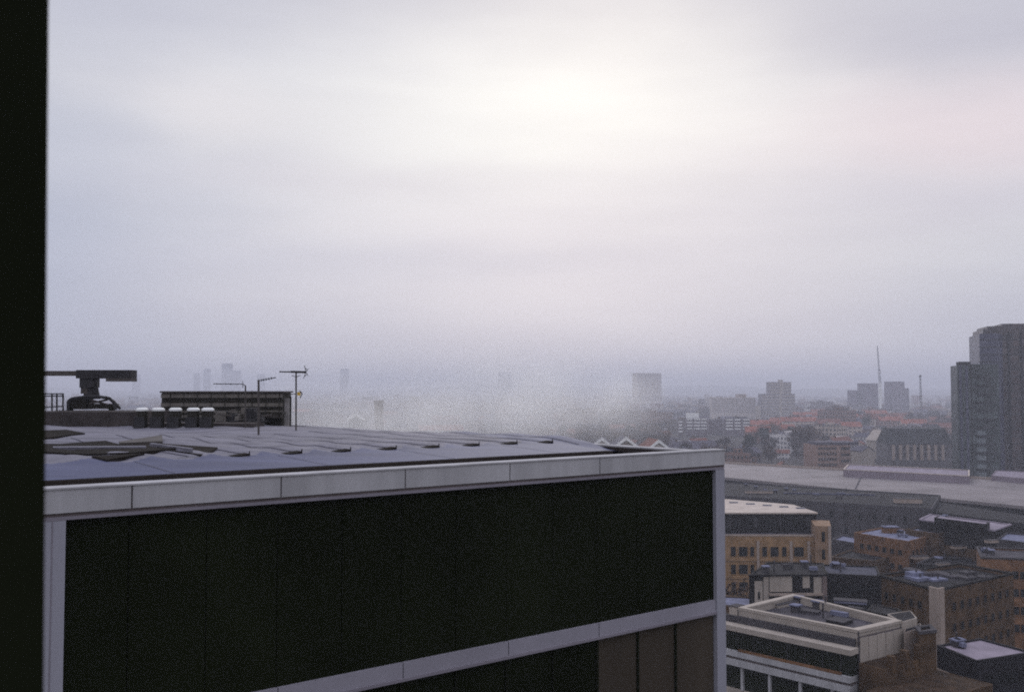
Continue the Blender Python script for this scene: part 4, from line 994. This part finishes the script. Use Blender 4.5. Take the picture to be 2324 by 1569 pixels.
m = MB(); lattice(m, (x, Y + 2, wz(868, Y)), (wx(1996, Y), Y + 2, wz(838, Y)), 1.5, 1.2, 6, .28); m.build('mast', M_dark, t, O_)
m = MB(); lattice(m, (wx(1996, Y), Y + 2, wz(840, Y)), (wx(1993, Y), Y + 2, wz(784, Y)), 1.0, .4, 12, .2); m.build('jib', M_dark, t, O_)
Y = 1500
t = thing('radio_mast', 'thin dark lattice radio mast left of the glass towers', 'mast', (wx(2089, Y), Y, 0)); O_ = (wx(2089, Y), Y, 0)
m = MB(); lattice(m, (wx(2089, Y), Y, 0), (wx(2088, Y), Y, wz(850, Y)), 1.6, .6, 14, .25); m.build('mast', M_dark, t, O_)
m = MB(); m.box(wx(2088, Y) - 1.4, wx(2088, Y) + 1.4, Y - 1, Y + 1, wz(856, Y), wz(851, Y)); m.build('antenna_drum', M_dark, t, O_)
# faint towers to the left in the haze
for i, (a, b, yt, Y) in enumerate(((440, 452, 848, 5600), (462, 476, 838, 5600), (503, 526, 826, 5600), (528, 545, 842, 5600), (583, 600, 850, 5600), (772, 790, 838, 5800), (1130, 1160, 846, 6000), (300, 316, 850, 5600))):
    t, q, z1 = fblock('far_tower', 'ghostly grey tower in the haze, %s' % ['left of a close pair above the plant room', 'right of a close pair above the plant room', 'the widest one above the plant room', 'lower neighbour of the widest one', 'between two mast aerials', 'alone right of the tall aerial', 'low and broad above the steam', 'just right of the crane counterweight', 'low one right of the pale tower'][i], 'tower', a, b, yt, Y, 25, wallmat('far_grey', (.14, .13, .16), (.08, .08, .10), 5, 4), M_slate, 0, group='ghostly towers in the haze')
    m = MB(); lbox(m, q[0], q[1], 4, (q[1] - q[0]).length - 4, -20, -4, z1, z1 + 5); m.build('top_storey', M_slate, t, (q[0].x, q[0].y, 0))

# rows of red tiled terraces
M_terr = wallmat('terrace_cream', (.46, .38, .32), (.12, .09, .09), 4.5, 3.2)
M_terr2 = wallmat('terrace_brick', (.24, .14, .11), (.06, .05, .05), 4.5, 3.2)
rows = [(1770, 1850, 945, 1050), (1852, 1905, 950, 1010), (1795, 1870, 934, 1250), (1880, 1945, 938, 1200), (1948, 1992, 940, 1150), (1990, 2045, 944, 1100), (2042, 2098, 950, 1040), (2098, 2160, 958, 980), (1905, 1950, 956, 960), (1960, 2010, 930, 1330), (2010, 2060, 936, 1260), (1840, 1885, 928, 1400), (1700, 1770, 952, 1000), (2105, 2155, 944, 1150), (1760, 1800, 962, 880), (1690, 1745, 966, 830)]
for i, (a, b, yt, Y) in enumerate(rows):
    zr = max(7.5, wz(yt, Y)); cx = wx((a + b) / 2, Y); ln = wx(b, Y) - wx(a, Y)
    t = gable('terrace', '%s terrace with %s tiled roof, %s' % (['cream', 'brick'][i % 2], ['bright red', 'dull red', 'orange red'][i % 3], ['left end of the red roofs', 'middle of the red roofs', 'behind the first red roofs', 'back row of the red roofs', 'above the mansard block', 'right of the middle red roofs', 'right of the mansard block', 'beside the green glass tower', 'low among the red roofs', 'at the top of the red roofs', 'high right among the red roofs', 'top left of the red roofs', 'below the stepped block', 'last before the green glass tower', 'front left of the red roofs', 'lowest left beneath the stepped block'][i]), 'terrace', cx, Y, 5.5, ln, zr - 4.2, zr, math.pi / 2 + rnd.uniform(-.15, .15), M_terr if i % 2 == 0 else M_terr2, M_red if i % 3 != 1 else M_redb, 'red roofed terraces', chim=True)

#FILL
# ------------------------------------------------------------------ trees
def tree_proto(name, h, r, seed, tm, n=900, trunk=True, clumps=14, leaf=.5):
    rr = random.Random(seed); t = bpy.data.objects.new(name, None); col.objects.link(t)
    m = MB(); m.bar((0, 0, 0), (0, 0, h * .45), h * .022, 7, h * .014)
    cl = []
    for k in range(clumps):
        a = rr.uniform(0, 6.28); rad = r * math.sqrt(rr.random()) * .72; z = h * rr.uniform(.42, .86); rad *= 1 - .45 * max(0, (z / h - .6) / .4)
        cl.append((Vector((rad * math.cos(a), rad * math.sin(a), z)), r * rr.uniform(.28, .46)))
        m.bar((0, 0, h * rr.uniform(.2, .42)), cl[-1][0], h * .009, 4, h * .003)
    o = m.build('trunk', M_bark); o.parent = t
    m = MB()
    for k in range(n):
        c_, cr_ = cl[rr.randrange(len(cl))]; d = Vector((rr.gauss(0, 1), rr.gauss(0, 1), rr.gauss(0, .8)))
        d = d.normalized() * cr_ * rr.random() ** .5; p = c_ + d; a = Vector((rr.gauss(0, 1), rr.gauss(0, 1), rr.gauss(0, 1))).normalized(); b = a.orthogonal().normalized(); s_ = leaf * rr.uniform(.5, 1.3)
        m.face([p - a * s_, p + b * s_ * .5, p + a * s_, p - b * s_ * .35])
    o = m.build('crown', tm); o.parent = t
    return t
protos = [tree_proto('bare_tree', 15, 6, 1, M_twig), tree_proto('bare_tree', 17, 7.5, 2, M_twigb, 1100, clumps=18), tree_proto('evergreen_tree', 14, 5.0, 3, M_evgr, 1000, clumps=16, leaf=.6), tree_proto('brown_tree', 18, 5.5, 7, mat('dull_brown_leaves', (.040, .026, .014), var=.6, scale=.4), 5200, clumps=26, leaf=.32)]
used = [False] * 4
def put_tree(k, x, y, s, rot, label, group, z=0):
    o = protos[k] if not used[k] else copy_tree(protos[k]); used[k] = True
    o.location = (x, y, z); o.scale = (s, s, s * rnd.uniform(.85, 1.1)); o.rotation_euler = (0, 0, rot)
    tag(o, label, 'tree', group); return o
# ------------------------------------------------------------------ rest of the town
occ = []
def clear(x, y, r):
    for (a, b, c_) in occ:
        if (x - a) ** 2 + (y - b) ** 2 < (r + c_) ** 2: return False
    return True
for (px, Y, r) in ((1874, 570, 24), (2072, 612, 36), (2040, 560, 30), (2110, 560, 30), (1990, 570, 25), (2230, 490, 40), (1580, 955, 22), (1670, 960, 20), (1662, 1490, 42), (1760, 1450, 30), (1968, 1760, 40), (2030, 1790, 40), (1468, 1660, 30), (2000, 645, 14), (1955, 590, 9), (1415, 402, 10), (1482, 392, 9), (1289, 422, 9), (1366, 442, 9), (815, 332, 10), (859, 342, 8)):
    occ.append((wx(px, Y), Y, r))
for (a, b, yt, Y) in rows:
    for u in (.15, .5, .85): occ.append((wx(a + (b - a) * u, Y), Y, 9))
wallset = [(wallmat('far_buff', (.40, .33, .28)), 'buff'), (wallmat('far_brick', (.20, .125, .105)), 'brick'), (wallmat('far_white', (.62, .59, .58), (.10, .10, .12)), 'white'), (wallmat('far_stone', (.27, .25, .27)), 'grey'), (wallmat('far_brown', (.12, .09, .085)), 'brown')]
roofset = [(M_slate, 'slate'), (M_redb, 'brown tiled'), (M_slate, 'slate'), (M_droof, 'dark'), (M_red, 'red tiled')]
flatset = [(M_lilac, 'lilac'), (M_groof, 'grey'), (M_droof, 'dark'), (M_proof, 'pale'), (M_blroof, 'blue grey')]
house_protos = {}
def house(kind, wi, ri, size):
    key = (kind, wi, ri, size)
    if key in house_protos: return copy_tree(house_protos[key]), False
    wm, wn = wallset[wi]
    if kind == 'g':
        hw = (4.5, 5.5, 6.5)[size]; ln = (14, 24, 36)[size]; ev = (6, 7, 8)[size]
        t = gable('house', 'x', 'house', 0, 0, hw, ln, ev, ev + hw * .75, 0, wm, roofset[ri][0], chim=True)
    else:
        w_ = (14, 24, 40)[size]; dp = (11, 14, 16)[size]; h = (9, 13, 19)[size]
        t, _ = block('flats', 'x', 'flats', [Vector((-w_ / 2, -dp / 2)), Vector((w_ / 2, -dp / 2)), Vector((w_ / 2, dp / 2)), Vector((-w_ / 2, dp / 2))], h, wm, flatset[ri][0], par=.6)
        m = MB(); m.box(-w_ * .2, w_ * .05, -2, 3, h - .6, h + 2.2); o = m.build('roof_hut', wm); o.parent = t
    house_protos[key] = t; return t, True
def zone(px, Y):
    if Y < 620: d = 'near the long pale station roof'
    elif Y < 800: d = 'behind the red brown block of flats' if px > 1750 else 'behind the white edged gables'
    elif Y < 1100: d = 'around the red roofed terraces' if px > 1740 else 'around the striped flats'
    elif Y < 1500: d = 'beyond the red roofs' if px > 1740 else 'before the beige slab block'
    else: d = 'far off beneath the skyline'
    if px < 1250: d = 'hazy beyond the office block roof'
    return d
SEEN = [(1530, 1610, 985, 960), (1636, 1706, 985, 970), (1606, 1718, 938, 1490), (1716, 1806, 942, 1450), (1816, 1930, 1062, 560), (1960, 2160, 1056, 600), (1770, 1990, 952, 1050), (1990, 2160, 962, 1000), (1915, 2060, 904, 1760), (1975, 2030, 998, 640), (1430, 1505, 925, 2290), (1270, 1500, 998, 420)]
def hides(px, Y, h, r):
    top = HOR + (CAMZ - h) / Y * FPX; hw = r / Y * FPX
    return any(a < px + hw and px - hw < b and Y < Yl and top < yb for a, b, yb, Yl in SEEN)
nb = 0; tries = 0
while nb < 400 and tries < 40000:
    tries += 1
    Y = 480 + (rnd.random() ** .85) * 1500
    px = rnd.uniform(1130, 2420) if rnd.random() < .84 else rnd.uniform(250, 1130)
    if px < 1130 and Y < 900: continue
    x = wx(px, Y)
    size = rnd.choices((0, 1, 2), (5, 4, 2))[0]; kind = 'g' if rnd.random() < .6 else 'f'
    r = (8, 12, 18)[size]
    if Y > 1100: size = max(size, 1); r = (8, 12, 18)[size]
    # keep the road and the station free
    if Y < 560 and kind == 'f' and size == 2: continue
    if not clear(x, Y, r) or hides(px, Y, ((10, 12, 15) if kind == 'g' else (11, 15, 21))[size], r): continue
    occ.append((x, Y, r))
    wi = rnd.choices(range(5), (4, 5, 2.2, 3, 4))[0]; ri = rnd.choices(range(5), (4, 3, 3, 3, 1.3))[0]
    o, new = house(kind, wi, ri, size)
    o.location = (x, Y, 0)
    ang = .25 + .5 * math.sin(x * .004) + rnd.choice((0, math.pi / 2)) + rnd.uniform(-.1, .1)
    o.rotation_euler = (0, 0, ang); sc_ = rnd.uniform(.85, 1.15); o.scale = (sc_, sc_, rnd.uniform(.8, 1.2))
    sz = ('small', 'mid sized', 'long')[size]
    if kind == 'g': lab = '%s %s house with a %s roof, %s' % (sz, wallset[wi][1], roofset[ri][1], zone(px, Y)); cat = 'house'
    else: lab = '%s %s flats with a flat %s roof, %s' % (sz, wallset[wi][1], flatset[ri][1], zone(px, Y)); cat = 'flats'
    tag(o, lab, cat, ('houses ' if kind == 'g' else 'flats ') + zone(px, Y)); nb += 1
nsh = 0; tries = 0
while nsh < 90 and tries < 6000:
    tries += 1
    Y = rnd.uniform(475, 1000); px = rnd.uniform(1180, 2200); x = wx(px, Y)
    if not clear(x, Y, 6.5) or hides(px, Y, 7.5, 6): continue
    occ.append((x, Y, 6.5)); wi = rnd.choices(range(5), (4, 3, 4, 2, 2))[0]; ri = rnd.choices(range(5), (4, 3, 3, 3, 2))[0]
    o, new = house('g', wi, ri, 0); o.location = (x, Y, 0); o.scale = (.75, .65, .62); o.rotation_euler = (0, 0, rnd.uniform(0, 3.1))
    tag(o, 'low %s shed with a %s roof, %s' % (wallset[wi][1], roofset[ri][1], zone(px, Y)), 'shed', 'sheds ' + zone(px, Y)); nsh += 1
# trees
nt_ = 0; tries = 0
spots = []
while nt_ < 150 and tries < 8000:
    tries += 1
    u = rnd.random()
    if u < .34: px, Y = rnd.gauss(1370, 60), rnd.uniform(560, 850)          # dark wooded patch
    elif u < .52: px, Y = rnd.uniform(1640, 1850), rnd.uniform(640, 900)
    else: px, Y = rnd.uniform(1180, 2330), 500 + rnd.random() ** 1.1 * 1000
    x = wx(px, Y)
    if not clear(x, Y, 3.0) or hides(px, Y, 15, 5): continue
    occ.append((x, Y, 4)); k = rnd.choices((0, 1, 2), (5, 4, 2))[0]
    put_tree(k, x, Y, rnd.uniform(.8, 1.25), rnd.uniform(0, 6), ['bare dark winter tree', 'broad bare brownish winter tree', 'dark evergreen tree'][k] + ' ' + zone(px, Y), 'trees ' + zone(px, Y)); nt_ += 1
# trees close by on the right
near_trees = [(1925, 1270, 8, 1, 'bare brownish tree right of the yellow brick office'), (1960, 1252, 9, 1, 'small bare tree before the dark brown building'), (2012, 1290, 14, 1, 'bare brown tree behind the black stair hut'),
  (1958, 1535, 17.6, 3, 'bushy brown treetop under the white office corner'),
  (1905, 1225, 9, 2, 'dark evergreen by the corner tower of the yellow brick office'), (2075, 1250, 10, 1, 'bare tree in the gap below the orange brick building'), (2215, 1275, 12, 1, 'bare tree left of the right edge brick building'), (2160, 1215, 10, 1, 'bare tree below the long lilac roof'), (1665, 1320, 15, 0, 'bare tree between the yellow office and the white office'), (1690, 1300, 14, 1, 'brown bare tree left of the white panelled pavilion')]
for i, (px, py, H, k, lab) in enumerate(near_trees):
    p = atz(px, py, H); o = put_tree(k, p.x, p.y, 1, i * 1.3, lab, 'bare trees between the near buildings'); q_ = H / (15, 17, 14, 18)[k]; w_ = min(q_, .75); o.scale = (w_, w_, q_)
# far sprawl that reads as one texture
m = MB(); rr = random.Random(4)
for k in range(4500):
    Y = 2000 + rr.random() ** 1.2 * 4500; x = rr.uniform(-.62, .68) * Y; w_ = rr.uniform(6, 30); d = rr.uniform(6, 14); h = rr.uniform(6, 15) * (1.9 if rr.random() < .06 else 1)
    a = rr.uniform(0, 3.14); ca, sa = math.cos(a), math.sin(a)
    m.prism([(x + u * ca - v * sa, Y + u * sa + v * ca) for u, v in ((-w_ / 2, -d / 2), (w_ / 2, -d / 2), (w_ / 2, d / 2), (-w_ / 2, d / 2))], 0, h, rr.choice((0, 0, 1, 2, 3, 4, 5, 5)))
o = m.build('distant_rooftops', [wallset[0][0], wallset[1][0], wallset[2][0], wallset[3][0], M_redb, wallset[4][0]]); tag(o, 'mass of far rooftops dissolving in the haze', 'rooftops', kind='stuff')
# far wooded hills
m = MB(); rr = random.Random(8)
for lay, (Y, h) in enumerate(((6200, 50), (7600, 85))):
    pts = []
    for i in range(90):
        x = -6500 + i * 150; pts.append((x, h * (.6 + .25 * math.sin(x * .0011 + lay) + .15 * math.sin(x * .0037 + 2 * lay))))
    for (xa, ha), (xb, hb) in zip(pts, pts[1:]):
        m.face([(xa, Y - 500, 0), (xb, Y - 500, 0), (xb, Y, hb), (xa, Y, ha)]); m.face([(xa, Y, ha), (xb, Y, hb), (xb, Y + 600, 0), (xa, Y + 600, 0)])
o = m.build('hills', mat('hill_woods', (.045, .045, .05), var=.4, scale=.004)); tag(o, kind='structure')
